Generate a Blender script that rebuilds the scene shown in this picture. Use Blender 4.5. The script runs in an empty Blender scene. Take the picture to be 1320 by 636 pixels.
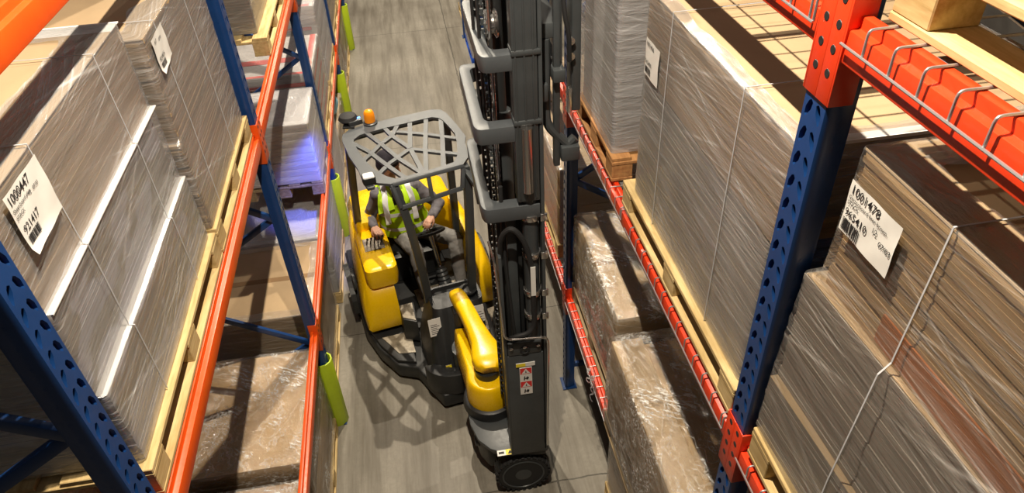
import bpy, bmesh, math, random
from mathutils import Vector, Matrix, noise
random.seed(7)
S = bpy.context.scene
COL = S.collection
PI = math.pi

# ------------------------------------------------------------------ helpers
ROOT = {}          # object name -> world location of its top-level root

def tag(o, label=None, cat=None, group=None, kind=None):
    if label: o['label'] = label
    if cat: o['category'] = cat
    if group: o['group'] = group
    if kind: o['kind'] = kind
    return o

def thing(name, label, cat, loc, group=None):
    o = bpy.data.objects.new(name, None)
    o.empty_display_size = .1
    COL.objects.link(o); o.location = loc
    ROOT[o.name] = Vector(loc)
    return tag(o, label, cat, group)

def kids(o):
    return [c for c in bpy.data.objects if c.parent == o]

def copy_tree(o, loc=None, rz=None, parent=None):
    c = o.copy(); COL.objects.link(c)
    if parent is not None: c.parent = parent
    if loc is not None: c.location = loc
    if rz is not None: c.rotation_euler = (0, 0, rz)
    for k in kids(o): copy_tree(k, parent=c)
    return c

def smooth_path(pts, n=6):
    P = [Vector(p) for p in pts]
    if len(P) < 3: return P
    out = []
    for i in range(len(P)-1):
        p0 = P[max(i-1, 0)]; p1 = P[i]; p2 = P[i+1]; p3 = P[min(i+2, len(P)-1)]
        for k in range(n):
            t = k/n
            out.append(.5*((2*p1)+(p2-p0)*t+(2*p0-5*p1+4*p2-p3)*t*t+(3*p1-p0-3*p2+p3)*t**3))
    out.append(P[-1]); return out

def fillet(pts, r, n=5):
    P = [Vector(p) for p in pts]; out = [P[0]]
    for i in range(1, len(P)-1):
        a = (P[i-1]-P[i]); b = (P[i+1]-P[i])
        d = min(r, a.length*.49, b.length*.49)
        A = P[i]+a.normalized()*d; B = P[i]+b.normalized()*d
        for k in range(n+1):
            t = k/n
            out.append(A*(1-t)**2+P[i]*2*t*(1-t)+B*t*t)
    out.append(P[-1]); return out

class MB:
    def __init__(s, T=None):
        s.bm = bmesh.new(); s.T = T
    def v(s, p):
        p = Vector(p)
        if s.T: p = s.T(p)
        return s.bm.verts.new(p)
    def f(s, vs):
        try: return s.bm.faces.new(vs)
        except ValueError: return None
    def hexa(s, c):
        V = [s.v(p) for p in c]
        for q in ((3,2,1,0),(4,5,6,7),(0,1,5,4),(1,2,6,5),(2,3,7,6),(3,0,4,7)): s.f([V[i] for i in q])
        return s
    def box(s, x0, x1, y0, y1, z0, z1):
        return s.hexa([(x0,y0,z0),(x1,y0,z0),(x1,y1,z0),(x0,y1,z0),(x0,y0,z1),(x1,y0,z1),(x1,y1,z1),(x0,y1,z1)])
    def mbox(s, size, M):
        x, y, z = [k/2 for k in size]
        return s.hexa([M @ Vector(p) for p in ((-x,-y,-z),(x,-y,-z),(x,y,-z),(-x,y,-z),(-x,-y,z),(x,-y,z),(x,y,z),(-x,y,z))])
    def bar(s, a, b, w, t, up=(0,0,1)):
        a = Vector(a); b = Vector(b); d = (b-a); L = d.length; d.normalize()
        side = d.cross(Vector(up))
        if side.length < 1e-4: side = d.cross(Vector((1,0,0)))
        side.normalize(); n = side.cross(d).normalized()
        c = []
        for q in (a, b):
            for (i, j) in ((-1,-1),(1,-1),(1,1),(-1,1)):
                c.append(q+side*(i*w/2)+n*(j*t/2))
        return s.hexa(c)
    def tube(s, pts, r, n=10, caps=True):
        P = [Vector(p) for p in pts]; rings = []
        R = r if isinstance(r, (list, tuple)) else [r]*len(P)
        ref = None
        for i, p in enumerate(P):
            d = (P[min(i+1, len(P)-1)]-P[max(i-1, 0)]).normalized()
            if ref is None:
                ref = d.cross(Vector((0,0,1)))
                if ref.length < .05: ref = d.cross(Vector((1,0,0)))
            ref = (ref-d*ref.dot(d)).normalized(); w = d.cross(ref)
            rings.append([s.v(p+(ref*math.cos(2*PI*k/n)+w*math.sin(2*PI*k/n))*R[i]) for k in range(n)])
        for a, b in zip(rings, rings[1:]):
            for k in range(n): s.f([a[k], a[(k+1)%n], b[(k+1)%n], b[k]])
        if caps: s.f(rings[0][::-1]); s.f(rings[-1])
        return s
    def cyl(s, a, b, r0, r1=None, n=20):
        return s.tube([a, b], [r0, r0 if r1 is None else r1], n)
    def lathe(s, c, prof, axis='z', n=28):
        c = Vector(c); rings = []
        for (r, h) in prof:
            ring = []
            for k in range(n):
                a = 2*PI*k/n; x, y = r*math.cos(a), r*math.sin(a)
                p = {'z': (x,y,h), 'y': (x,h,y), 'x': (h,x,y)}[axis]
                ring.append(s.v(c+Vector(p)))
            rings.append(ring)
        for a, b in zip(rings, rings[1:]):
            for k in range(n): s.f([a[k], a[(k+1)%n], b[(k+1)%n], b[k]])
        s.f(rings[0][::-1]); s.f(rings[-1]); return s
    def prism(s, poly, z0, z1, fn=lambda a, b, h: (a, b, h)):
        A = [s.v(fn(x, y, z0)) for x, y in poly]; B = [s.v(fn(x, y, z1)) for x, y in poly]
        n = len(poly); s.f(A[::-1]); s.f(B)
        for k in range(n): s.f([A[k], A[(k+1)%n], B[(k+1)%n], B[k]])
        return s
    def loft(s, loops, caps=True):
        rings = [[s.v(p) for p in L] for L in loops]; n = len(rings[0])
        for a, b in zip(rings, rings[1:]):
            for k in range(n): s.f([a[k], a[(k+1)%n], b[(k+1)%n], b[k]])
        if caps: s.f(rings[0][::-1]); s.f(rings[-1])
        return s
    def band(s, outer, inner, z0, z1, closed=False):
        n = len(outer)
        rows = [[s.v((p[0],p[1],z)) for p in L] for L, z in ((outer,z0),(inner,z0),(inner,z1),(outer,z1))]
        m = n if closed else n-1
        for r in range(4):
            a, b = rows[r], rows[(r+1)%4]
            for k in range(m): s.f([a[k], a[(k+1)%n], b[(k+1)%n], b[k]])
        if not closed:
            s.f([rows[r][0] for r in range(4)]); s.f([rows[r][-1] for r in (3,2,1,0)])
        return s
    def ell(s, c, rad, M=None, seg=16, rings=10):
        c = Vector(c); M = M or Matrix.Identity(3); R = []
        for i in range(1, rings):
            t = PI*i/rings
            R.append([s.v(c+M @ Vector((rad[0]*math.sin(t)*math.cos(2*PI*k/seg), rad[1]*math.sin(t)*math.sin(2*PI*k/seg), rad[2]*math.cos(t)))) for k in range(seg)])
        top = s.v(c+M @ Vector((0,0,rad[2]))); bot = s.v(c-M @ Vector((0,0,rad[2])))
        for k in range(seg):
            s.f([top, R[0][k], R[0][(k+1)%seg]]); s.f([bot, R[-1][(k+1)%seg], R[-1][k]])
        for a, b in zip(R, R[1:]):
            for k in range(seg): s.f([a[k], b[k], b[(k+1)%seg], a[(k+1)%seg]])
        return s
    def capsule(s, a, b, r0, r1, n=14):
        s.tube([a, b], [r0, r1], n); s.ell(a, (r0,)*3, seg=12, rings=8); s.ell(b, (r1,)*3, seg=12, rings=8); return s
    def add_mesh(s, me, M):
        vs = [s.v(M @ x.co) for x in me.vertices]
        for p in me.polygons: s.f([vs[i] for i in p.vertices])
        return s
    def build(s, name, mat, parent=None, bevel=0, seg=2, smooth=True, base=None, angle=35, fix=True):
        bm = s.bm
        if fix: bmesh.ops.recalc_face_normals(bm, faces=bm.faces)
        if bevel:
            E = [e for e in bm.edges if len(e.link_faces) == 2 and e.calc_face_angle(0) > .5]
            bmesh.ops.bevel(bm, geom=E, offset=bevel, segments=seg, affect='EDGES', clamp_overlap=True, profile=.5)
        me = bpy.data.meshes.new(name)
        off = Vector(base) if base is not None else (ROOT[root_of(parent).name] if parent else Vector((0,0,0)))
        if parent is not None: off = ROOT[root_of(parent).name]
        bmesh.ops.translate(bm, verts=bm.verts, vec=-off)
        bm.to_mesh(me); bm.free()
        if smooth:
            me.shade_smooth(); me.set_sharp_from_angle(angle=math.radians(angle))
        for m in (mat if isinstance(mat, (list, tuple)) else [mat]): me.materials.append(m)
        o = bpy.data.objects.new(name, me); COL.objects.link(o)
        if parent is not None: o.parent = parent
        else:
            o.location = off; ROOT[o.name] = off
        return o

def root_of(o):
    while o.parent is not None: o = o.parent
    return o

TXT = {}
def text_mesh(s, bold=0):
    if s not in TXT:
        cu = bpy.data.curves.new('t', 'FONT'); cu.body = s; cu.size = 1; cu.resolution_u = 2; cu.offset = bold
        o = bpy.data.objects.new('t', cu); COL.objects.link(o)
        dg = bpy.context.evaluated_depsgraph_get()
        TXT[s] = bpy.data.meshes.new_from_object(o.evaluated_get(dg))
        bpy.data.objects.remove(o)
    return TXT[s]

# ------------------------------------------------------------------ materials
def new_mat(name):
    m = bpy.data.materials.new(name); m.use_nodes = True
    nt = m.node_tree; nt.nodes.clear()
    out = nt.nodes.new('ShaderNodeOutputMaterial')
    return m, nt, out

class N:
    def __init__(s, nt): s.nt = nt
    def node(s, t, **kw):
        n = s.nt.nodes.new(t)
        for k, v in kw.items():
            if k.startswith('_'): setattr(n, k[1:], v)
        return n
    def link(s, a, b): s.nt.links.new(a, b)
    def coord(s, kind='Object', scale=(1,1,1), rot=(0,0,0)):
        tc = s.nt.nodes.new('ShaderNodeTexCoord'); mp = s.nt.nodes.new('ShaderNodeMapping')
        mp.inputs['Scale'].default_value = scale; mp.inputs['Rotation'].default_value = rot
        s.link(tc.outputs[kind], mp.inputs['Vector']); return mp.outputs['Vector']
    def noise(s, vec, scale, detail=4, rough=.55):
        n = s.nt.nodes.new('ShaderNodeTexNoise')
        n.inputs['Scale'].default_value = scale; n.inputs['Detail'].default_value = detail; n.inputs['Roughness'].default_value = rough
        s.link(vec, n.inputs['Vector']); return n.outputs['Fac']
    def ramp(s, fac, stops):
        r = s.nt.nodes.new('ShaderNodeValToRGB'); e = r.color_ramp.elements
        while len(e) < len(stops): e.new(.5)
        for el, (p, c) in zip(e, stops):
            el.position = p; el.color = (c, c, c, 1) if not isinstance(c, tuple) else (*c, 1)
        s.link(fac, r.inputs['Fac']); return r.outputs['Color']
    def mix(s, fac, a, b, mode='MIX'):
        n = s.nt.nodes.new('ShaderNodeMix'); n.data_type = 'RGBA'; n.blend_type = mode
        for sock, val in ((n.inputs['Factor'], fac), (n.inputs['A'], a), (n.inputs['B'], b)):
            if hasattr(val, 'is_linked'): s.link(val, sock)
            else: sock.default_value = (*val, 1) if isinstance(val, tuple) else val
        return n.outputs['Result']
    def math(s, op, a, b=0.0):
        n = s.nt.nodes.new('ShaderNodeMath'); n.operation = op
        for sock, val in ((n.inputs[0], a), (n.inputs[1], b)):
            if hasattr(val, 'is_linked'): s.link(val, sock)
            else: sock.default_value = val
        return n.outputs[0]
    def bump(s, h, strength=.3, dist=.01):
        b = s.nt.nodes.new('ShaderNodeBump'); b.inputs['Strength'].default_value = strength; b.inputs['Distance'].default_value = dist
        s.link(h, b.inputs['Height']); return b.outputs['Normal']
    def bsdf(s, col=None, rough=.5, metal=0, normal=None, spec=None):
        b = s.nt.nodes.new('ShaderNodeBsdfPrincipled')
        if col is not None:
            if hasattr(col, 'is_linked'): s.link(col, b.inputs['Base Color'])
            else: b.inputs['Base Color'].default_value = (*col, 1)
        if hasattr(rough, 'is_linked'): s.link(rough, b.inputs['Roughness'])
        else: b.inputs['Roughness'].default_value = rough
        b.inputs['Metallic'].default_value = metal
        if spec is not None: b.inputs['Specular IOR Level'].default_value = spec
        if normal is not None: s.link(normal, b.inputs['Normal'])
        return b

def painted(name, col, rough=.4, dirt=.25, metal=0, scale=6, dark=None):
    m, nt, out = new_mat(name); k = N(nt)
    c = k.coord('Object'); n = k.noise(c, scale, 6, .65)
    d = dark or tuple(x*.45 for x in col)
    fac = k.math('MULTIPLY', k.ramp(n, [(.42, 0), (.72, 1)]), dirt)
    col_ = k.mix(fac, col, d)
    n2 = k.noise(c, scale*7, 4, .7)
    r = k.math('ADD', k.math('MULTIPLY', n2, .25), rough-.12)
    b = k.bsdf(col_, r, metal, k.bump(n2, .08, .003)); k.link(b.outputs[0], out.inputs[0]); return m

def cardboard(name, col, stripe=.35, rough=.75):
    m, nt, out = new_mat(name); k = N(nt)
    big = k.noise(k.coord('Object', (1.2, .8, 3)), 2.2, 5)
    fine = k.noise(k.coord('Object', (1, 1, 1)), 90, 2)
    # board edges: fine lines that follow height only
    lines = k.noise(k.coord('Object', (.6, .6, 130)), 1.0, 3, .8)
    a = k.mix(k.ramp(big, [(.3, 0), (.75, 1)]), tuple(x*.8 for x in col), tuple(min(1, x*1.12) for x in col))
    a = k.mix(k.math('MULTIPLY', fine, .15), a, tuple(x*.6 for x in col))
    a = k.mix(k.math('MULTIPLY', k.ramp(lines, [(.45, 0), (.62, 1)]), stripe), a, tuple(x*.42 for x in col))
    b = k.bsdf(a, rough, 0, k.bump(lines, .25 if stripe else .03, .004), .3); k.link(b.outputs[0], out.inputs[0]); return m

def wood(name, col, dark):
    m, nt, out = new_mat(name); k = N(nt)
    g = k.noise(k.coord('Object', (14, 1.6, 14)), 2.5, 6, .6)
    blot = k.noise(k.coord('Object'), 5, 4)
    c = k.mix(k.ramp(g, [(.35, 0), (.7, 1)]), col, dark)
    c = k.mix(k.math('MULTIPLY', k.ramp(blot, [(.5, 0), (.75, 1)]), .45), c, tuple(x*.55 for x in dark))
    b = k.bsdf(c, .8, 0, k.bump(g, .3, .004), .2); k.link(b.outputs[0], out.inputs[0]); return m

def film(name, milk=.10, streak=.5, tint=(.84,.80,.75), rough=.14, crinkle=0, gloss=.10):
    m, nt, out = new_mat(name); k = N(nt)
    sp = nt.nodes.new('ShaderNodeSeparateXYZ'); k.link(k.coord('UV'), sp.inputs[0])
    def sheared(su, sv, slope, seed, scale, det, rough_=.6):
        cb = nt.nodes.new('ShaderNodeCombineXYZ')
        k.link(k.math('MULTIPLY', sp.outputs[0], su), cb.inputs[0])
        k.link(k.math('MULTIPLY', k.math('ADD', sp.outputs[1], k.math('MULTIPLY', sp.outputs[0], slope)), sv), cb.inputs[1])
        cb.inputs[2].default_value = seed
        return k.noise(cb.outputs[0], scale, det, rough_)
    s1 = sheared(.8, 16, .08, 0, 1.5, 5); s2 = sheared(.5, 60, -.15, 3, 1.3, 4)
    zone = k.ramp(k.noise(k.coord('UV', (1.6, 2.4, 1)), 1.3, 3, .5), [(.38, .15), (.66, 1)])
    cr = k.noise(k.coord('UV'), 14, 6, .7)
    fine = k.math('MULTIPLY', k.ramp(s2, [(.55, 0), (.68, 1)]), streak*.7)
    wide = k.math('MULTIPLY', k.ramp(s1, [(.47, 0), (.72, 1)]), streak*.45)
    fac = k.math('MULTIPLY', k.math('ADD', fine, wide), zone)
    # straight film edges and tension lines running at a slant round the stack
    for (slope, sv, seed, am) in ((.30, 2.4, 7, .32), (-.36, 2.0, 11, .28), (.05, 9, 5, .30), (-.10, 13, 9, .25)):
        d = k.math('ABSOLUTE', k.math('SUBTRACT', sheared(.06, sv, slope, seed, 1.0, 0), .56))
        fac = k.math('ADD', fac, k.math('MULTIPLY', k.math('MULTIPLY', k.ramp(d, [(.0, 1), (.007, 0)]), am), zone))
    if crinkle >= 1:  # glints on the crinkles, painted as white diffuse streaks and ridge lines
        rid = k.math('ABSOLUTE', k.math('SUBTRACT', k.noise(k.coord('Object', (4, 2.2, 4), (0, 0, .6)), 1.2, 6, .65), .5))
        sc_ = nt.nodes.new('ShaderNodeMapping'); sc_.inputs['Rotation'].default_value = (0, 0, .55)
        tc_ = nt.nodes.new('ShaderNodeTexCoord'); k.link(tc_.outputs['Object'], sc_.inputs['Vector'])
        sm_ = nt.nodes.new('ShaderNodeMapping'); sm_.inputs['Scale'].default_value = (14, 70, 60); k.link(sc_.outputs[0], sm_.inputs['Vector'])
        glints = k.ramp(k.noise(sm_.outputs[0], 1.0, 4, .65), [(.50, 0), (.60, 1)])
        glint_zone = k.ramp(k.noise(k.coord('Object', (1, 1, 1), (0, 0, .5)), 4.2, 3, .55), [(.50, 0), (.60, 1)])
        fac = k.math('ADD', fac, k.math('MULTIPLY', k.math('MULTIPLY', glints, glint_zone), .75))
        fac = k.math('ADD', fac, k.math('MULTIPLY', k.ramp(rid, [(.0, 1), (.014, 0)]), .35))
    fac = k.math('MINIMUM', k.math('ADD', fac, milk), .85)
    s3 = k.noise(k.coord('UV', (2.2, 130, 1), (0, 0, .3)), 1.0, 3, .6)
    h = k.math('ADD', k.math('ADD', k.math('MULTIPLY', s2, .5), k.math('MULTIPLY', s3, .3)), s1)
    if crinkle: h = k.math('ADD', h, k.math('MULTIPLY', cr, crinkle*1.6))
    nrm = k.bump(h, .55, .014)
    tr = nt.nodes.new('ShaderNodeBsdfTransparent')
    gl = nt.nodes.new('ShaderNodeBsdfGlossy'); gl.inputs['Roughness'].default_value = rough; gl.inputs['Color'].default_value = (.95,.95,.97,1)
    k.link(nrm, gl.inputs['Normal'])
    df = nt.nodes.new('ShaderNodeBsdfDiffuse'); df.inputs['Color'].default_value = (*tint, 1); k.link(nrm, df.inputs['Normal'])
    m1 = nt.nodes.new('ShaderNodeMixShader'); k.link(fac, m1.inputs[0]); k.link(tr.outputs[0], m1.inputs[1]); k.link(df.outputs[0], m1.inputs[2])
    lw = nt.nodes.new('ShaderNodeLayerWeight'); lw.inputs['Blend'].default_value = .25; k.link(nrm, lw.inputs['Normal'])
    g = k.math('ADD', k.math('MULTIPLY', lw.outputs['Fresnel'], .5), gloss)
    m2 = nt.nodes.new('ShaderNodeMixShader'); k.link(g, m2.inputs[0]); k.link(m1.outputs[0], m2.inputs[1]); k.link(gl.outputs[0], m2.inputs[2])
    k.link(m2.outputs[0], out.inputs[0]); return m

def plain(name, col, rough=.5, metal=0, emit=None, es=1):
    m, nt, out = new_mat(name); k = N(nt)
    n = k.noise(k.coord('Object'), 30, 3)
    c = k.mix(k.math('MULTIPLY', n, .25), col, tuple(x*.75 for x in col))
    b = k.bsdf(c, rough, metal)
    if emit: b.inputs['Emission Color'].default_value = (*emit, 1); b.inputs['Emission Strength'].default_value = es
    k.link(b.outputs[0], out.inputs[0]); return m

def concrete():
    m, nt, out = new_mat('concrete_floor'); k = N(nt)
    c = k.coord('Object')
    big = k.noise(c, .8, 6, .6); fine = k.noise(c, 26, 6, .75)
    tyre = k.noise(k.coord('Object', (5, .35, 1)), 1.3, 5, .65)
    col = k.mix(k.ramp(big, [(.3, 0), (.7, 1)]), (.17,.15,.12), (.33,.305,.255))
    col = k.mix(k.math('MULTIPLY', k.ramp(tyre, [(.42, 0), (.66, 1)]), .75), col, (.085,.07,.048))
    col = k.mix(k.math('MULTIPLY', k.ramp(fine, [(.4, 0), (.75, 1)]), .45), col, (.13,.115,.09))
    # saw-cut joints: along the aisle at x=.71, across it at y=3.30, 5.33, 8.95
    sep = nt.nodes.new('ShaderNodeSeparateXYZ'); k.link(c, sep.inputs[0])
    wob = k.math('MULTIPLY', k.math('SUBTRACT', k.noise(c, 9, 3), .5), .035)
    j = None
    for ax, pos, w in (('X', .705, .009), ('Y', 3.30, .007), ('Y', 5.33, .005), ('Y', 8.95, .006), ('Y', 13.2, .007)):
        d = k.math('ABSOLUTE', k.math('SUBTRACT', k.math('ADD', sep.outputs[ax], wob), pos))
        l = k.math('LESS_THAN', d, w)
        j = l if j is None else k.math('MAXIMUM', j, l)
    col = k.mix(k.math('MULTIPLY', j, .8), col, (.045,.04,.03))
    chips = k.ramp(k.noise(c, 6.5, 5, .8), [(.70, 0), (.76, 1)])
    col = k.mix(k.math('MULTIPLY', chips, .4), col, (.5,.47,.4))
    r = k.ramp(big, [(.3, .38), (.7, .62)])
    b = k.bsdf(col, r, 0, k.bump(fine, .12, .004), .35); k.link(b.outputs[0], out.inputs[0]); return m

M = {}
M['floor'] = concrete()
M['wall'] = plain('warehouse_wall_panel', (.11,.10,.09), .8)
M['ceil'] = plain('warehouse_ceiling_deck', (.10,.10,.10), .8)
M['blue'] = painted('blue_rack_paint', (.008,.045,.17), .34, .35)
M['orange'] = painted('orange_beam_paint', (.74,.085,.006), .36, .3, dark=(.35,.04,.005))
M['red'] = painted('red_orange_beam_paint', (.72,.045,.009), .34, .3, dark=(.3,.02,.005))
M['guard'] = painted('lime_post_guard', (.50,.66,.02), .45, .2)
M['wire'] = plain('galvanised_wire', (.55,.55,.56), .35, .8)
M['wood'] = wood('pale_pallet_wood', (.66,.50,.25), (.42,.28,.11))
M['wood2'] = wood('reddish_pallet_wood', (.50,.26,.10), (.30,.13,.05))
M['woodd'] = wood('weathered_pallet_wood', (.36,.27,.16), (.20,.14,.08))
M['bluewood'] = wood('blue_pallet_wood', (.02,.10,.55), (.01,.05,.3))
M['card'] = cardboard('brown_cardboard', (.47,.31,.155))
M['cardp'] = cardboard('plain_cardboard', (.47,.335,.195), 0)
M['cardg'] = cardboard('grey_backed_board', (.34,.30,.25), .55)
M['cardw'] = cardboard('white_faced_carton', (.60,.57,.56), .12)
M['orangeboard'] = cardboard('orange_printed_board', (.50,.17,.05), .4)
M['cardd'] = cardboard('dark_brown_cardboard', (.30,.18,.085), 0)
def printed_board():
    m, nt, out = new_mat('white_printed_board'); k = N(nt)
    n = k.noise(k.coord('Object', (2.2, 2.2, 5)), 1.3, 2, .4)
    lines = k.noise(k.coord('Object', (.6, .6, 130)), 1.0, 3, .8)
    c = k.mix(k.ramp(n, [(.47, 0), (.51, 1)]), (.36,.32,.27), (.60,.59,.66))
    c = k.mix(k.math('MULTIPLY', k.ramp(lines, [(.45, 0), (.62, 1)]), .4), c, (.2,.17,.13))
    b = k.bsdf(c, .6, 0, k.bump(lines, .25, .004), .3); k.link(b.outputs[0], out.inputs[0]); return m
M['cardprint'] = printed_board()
M['white'] = plain('white_cover_sheet', (.82,.80,.78), .5)
M['paper'] = plain('white_label_paper', (.80,.78,.74), .45)
M['ink'] = plain('black_label_ink', (.02,.02,.022), .6)
M['film'] = film('stretch_film', .13, .55, tint=(.80,.80,.81), gloss=.18, rough=.2)
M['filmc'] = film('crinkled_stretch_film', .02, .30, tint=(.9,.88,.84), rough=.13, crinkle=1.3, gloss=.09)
M['filmd'] = film('thin_stretch_film', .03, .45, gloss=.12)
M['filmp'] = film('cloudy_stretch_film', .26, .5, tint=(.80,.79,.82), crinkle=.5)
M['strap'] = plain('white_plastic_strap', (.5,.5,.52), .3)
M['steel'] = painted('grey_truck_steel', (.052,.058,.062), .40, .4, dark=(.02,.021,.022))
M['guardsteel'] = painted('grey_guard_steel', (.07,.078,.086), .45, .3, dark=(.034,.037,.04))
M['black'] = painted('black_moulding', (.018,.019,.02), .45, .3)
M['rubber'] = plain('black_rubber', (.012,.012,.013), .7)
M['yellow'] = painted('yellow_truck_paint', (.93,.57,.003), .28, .22, dark=(.5,.28,.003))
M['chrome'] = plain('bright_steel', (.62,.60,.58), .22, .95)
M['plate'] = painted('worn_step_plate', (.42,.37,.29), .5, .8, metal=.2, scale=16, dark=(.10,.08,.06))
M['amber'] = plain('amber_beacon_lens', (.95,.30,.01), .22, 0, (1,.28,.01), .25)
M['lens'] = plain('white_lamp_lens', (.75,.76,.76), .2)
M['blueled'] = plain('blue_led_lens', (.05,.15,.9), .2, 0, (.1,.3,1), 6)
M['skin'] = plain('skin', (.52,.27,.17), .5)
M['hair'] = plain('dark_knit_cap', (.018,.015,.024), .85)
M['jacket'] = plain('grey_jacket_cloth', (.15,.14,.155), .85)
M['trouser'] = painted('grey_work_trousers', (.23,.22,.21), .9, .5, scale=9)
M['vest'] = plain('hi_vis_lime_cloth', (.55,.88,.01), .6, 0, None)
M['reflect'] = plain('silver_reflective_tape', (.78,.78,.78), .35, .0)
M['shoe'] = plain('black_leather', (.02,.018,.016), .5)
M['redsign'] = plain('red_sticker', (.75,.03,.03), .4)
M['ysign'] = plain('yellow_sticker', (.92,.72,.03), .4)
M['redprint'] = plain('red_carton_print', (.62,.10,.09), .6)
M['lblue'] = plain('pale_blue_plastic', (.20,.55,.74), .4)

# ------------------------------------------------------------------ setting
def struct(name, mb, mat):
    o = mb.build(name, mat, smooth=False); o['kind'] = 'structure'; return o
struct('floor', MB().box(-7, 7, -6, 42, -.2, 0), M['floor'])
struct('wall_left', MB().box(-7.2, -7, -6, 42, 0, 10), M['wall'])
struct('wall_right', MB().box(7, 7.2, -6, 42, 0, 10), M['wall'])
struct('wall_back', MB().box(-7, 7, 42, 42.2, 0, 10), M['wall'])
struct('wall_front', MB().box(-7, 7, -6.2, -6, 0, 10), M['wall'])

# ------------------------------------------------------------------ racking
PY = {'z': -1.31, 'A': 1.49, 'B': 4.29, 'C': 7.09, 'D': 9.89, 'E': 12.69, 'F': 15.49}
UH = 5.3; UD = 1.10
def column(holes_x, sgn):
    """slotted column; aisle face at x=holes_x looking along +sgn"""
    mb = MB(); p = .075; n = int(UH/p)
    hw = .05
    fx = holes_x; dp = -.075*sgn
    for i in range(n):
        z0 = i*p
        for h in (0, 1):
            y0, y1 = (-hw, 0) if h == 0 else (0, hw)
            cy = (y0+y1)/2; tilt = .007 if h == 0 else -.007
            rect = [(y0, z0), (cy, z0), (y1, z0), (y1, z0+p/2), (y1, z0+p), (cy, z0+p), (y0, z0+p), (y0, z0+p/2)]
            hole = []
            for k, (yy, zz) in enumerate(rect):
                dy = (yy-cy)/(hw/2); dz = (zz-z0-p/2)/(p/2)
                wv = .0125 if dz > -.1 else .007
                q = .75 if (abs(dy) > .5 and abs(dz) > .5) else 1
                hole.append((cy+dy*wv*q+tilt*dz, z0+p/2+dz*.027*q))
            A = [mb.v((fx, a, b)) for a, b in rect]; B = [mb.v((fx, a, b)) for a, b in hole]
            C = [mb.v((fx-.012*sgn, a, b)) for a, b in hole]
            for k in range(8):
                q = (k+1) % 8
                mb.f([A[k], A[q], B[q], B[k]]); mb.f([B[k], B[q], C[q], C[k]])
    bmesh.ops.remove_doubles(mb.bm, verts=mb.bm.verts, dist=.0003)
    top = n*p
    # folded flanks and return lips
    for s in (-1, 1):
        prof = [(fx, hw*s), (fx-.010*sgn, (hw+.007)*s), (fx+dp*.6, (hw+.007)*s), (fx+dp, (hw-.006)*s), (fx+dp*1.12, (hw-.006)*s),
                (fx+dp*1.12, (hw-.012)*s), (fx+dp*.94, (hw-.012)*s), (fx+dp*.6, hw*.98*s), (fx-.012*sgn, hw*.98*s)]
        mb.prism(prof, 0, top)
        # small round fixing holes punched along the flank
        for i in range(0, n, 1):
            zc = i*p+p/2
            mb.box(min(fx+dp*.5-.004, fx+dp*.5+.004), max(fx+dp*.5-.004, fx+dp*.5+.004), (hw+.0065)*s-.001, (hw+.0065)*s+.001, zc-.005, zc+.005)
    return mb
def upright(loc, rz, label):
    global UPR
    if UPR is None:
        t = thing('rack_upright_frame', label, 'rack frame', loc, 'blue rack upright frames')
        L = Vector(loc)
        def pl(mb, name, mat=M['blue'], bevel=0):
            mb.bm.verts.ensure_lookup_table()
            bmesh.ops.translate(mb.bm, verts=mb.bm.verts, vec=L)
            return mb.build(name, mat, t, bevel)
        pl(column(0, 1), 'column'); pl(column(-UD, -1), 'column')
        for x in (-.04, -UD+.04):
            mb = MB().box(x-.065, x+.065, -.075, .075, 0, .008)
            for sy in (-1, 1): mb.cyl((x+.03, sy*.062, .008), (x+.03, sy*.062, .022), .008, n=6)
            pl(mb, 'base_plate')
        z = .37; k = 1
        pl(MB().bar((-.07,0,z-.12), (-UD+.07,0,z-.12), .03, .045, (0,0,1)), 'brace')
        while z < UH-.6:
            a, b = ((-.07, z), (-UD+.07, z+.62)) if k % 2 == 0 else ((-UD+.07, z), (-.07, z+.62))
            y = .012 if k % 2 else -.012
            pl(MB().bar((a[0], y, a[1]), (b[0], y, b[1]), .028, .045, (0,0,1)), 'brace', bevel=.003)
            z += .62; k += 1
        UPR = t; t.rotation_euler = (0, 0, rz); return t
    o = copy_tree(UPR, loc, rz); o['label'] = label; return o
UPR = None
LX, RX = -1.03, .98
order = 'nearest second third fourth fifth'.split()
upright((LX, PY['A'], 0), 0, 'blue slotted upright crossing the lower left corner in front of the stepped carton stack')
upright((LX, PY['B'], 0), 0, 'tall blue left upright with lime sleeve at its foot beside the tan flat-topped carton')
upright((LX, PY['C'], 0), 0, 'left blue upright behind the overhead guard lamp with green lit sleeve near the truck')
upright((LX, PY['D'], 0), 0, 'left blue upright with lime sleeve just beyond the pale blue bag')
upright((LX, PY['E'], 0), 0, 'far left blue upright with lime sleeve at the top edge of the photo')
upright((RX, PY['A'], 0), PI, 'large blue slotted right upright between the two biggest wrapped carton stacks')
upright((RX, PY['B'], 0), PI, 'right blue upright whose bare foot stands on the floor beside the truck mast')
upright((RX, PY['E'], 0), PI, 'far right blue upright glimpsed left of the mast top')
upright((RX, PY['C'], 0), PI, 'right blue upright hidden behind the truck mast')
upright((RX, PY['z'], 0), PI, 'right blue upright behind the viewpoint carrying the nearest wrapped stack')
upright((LX, PY['F'], 0), 0, 'last left blue upright at the far end of the aisle')
upright((RX, PY['F'], 0), PI, 'last right blue upright at the far end of the aisle')
upright((RX, PY['D'], 0), PI, 'right blue upright in the far bays behind the mast')

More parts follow.
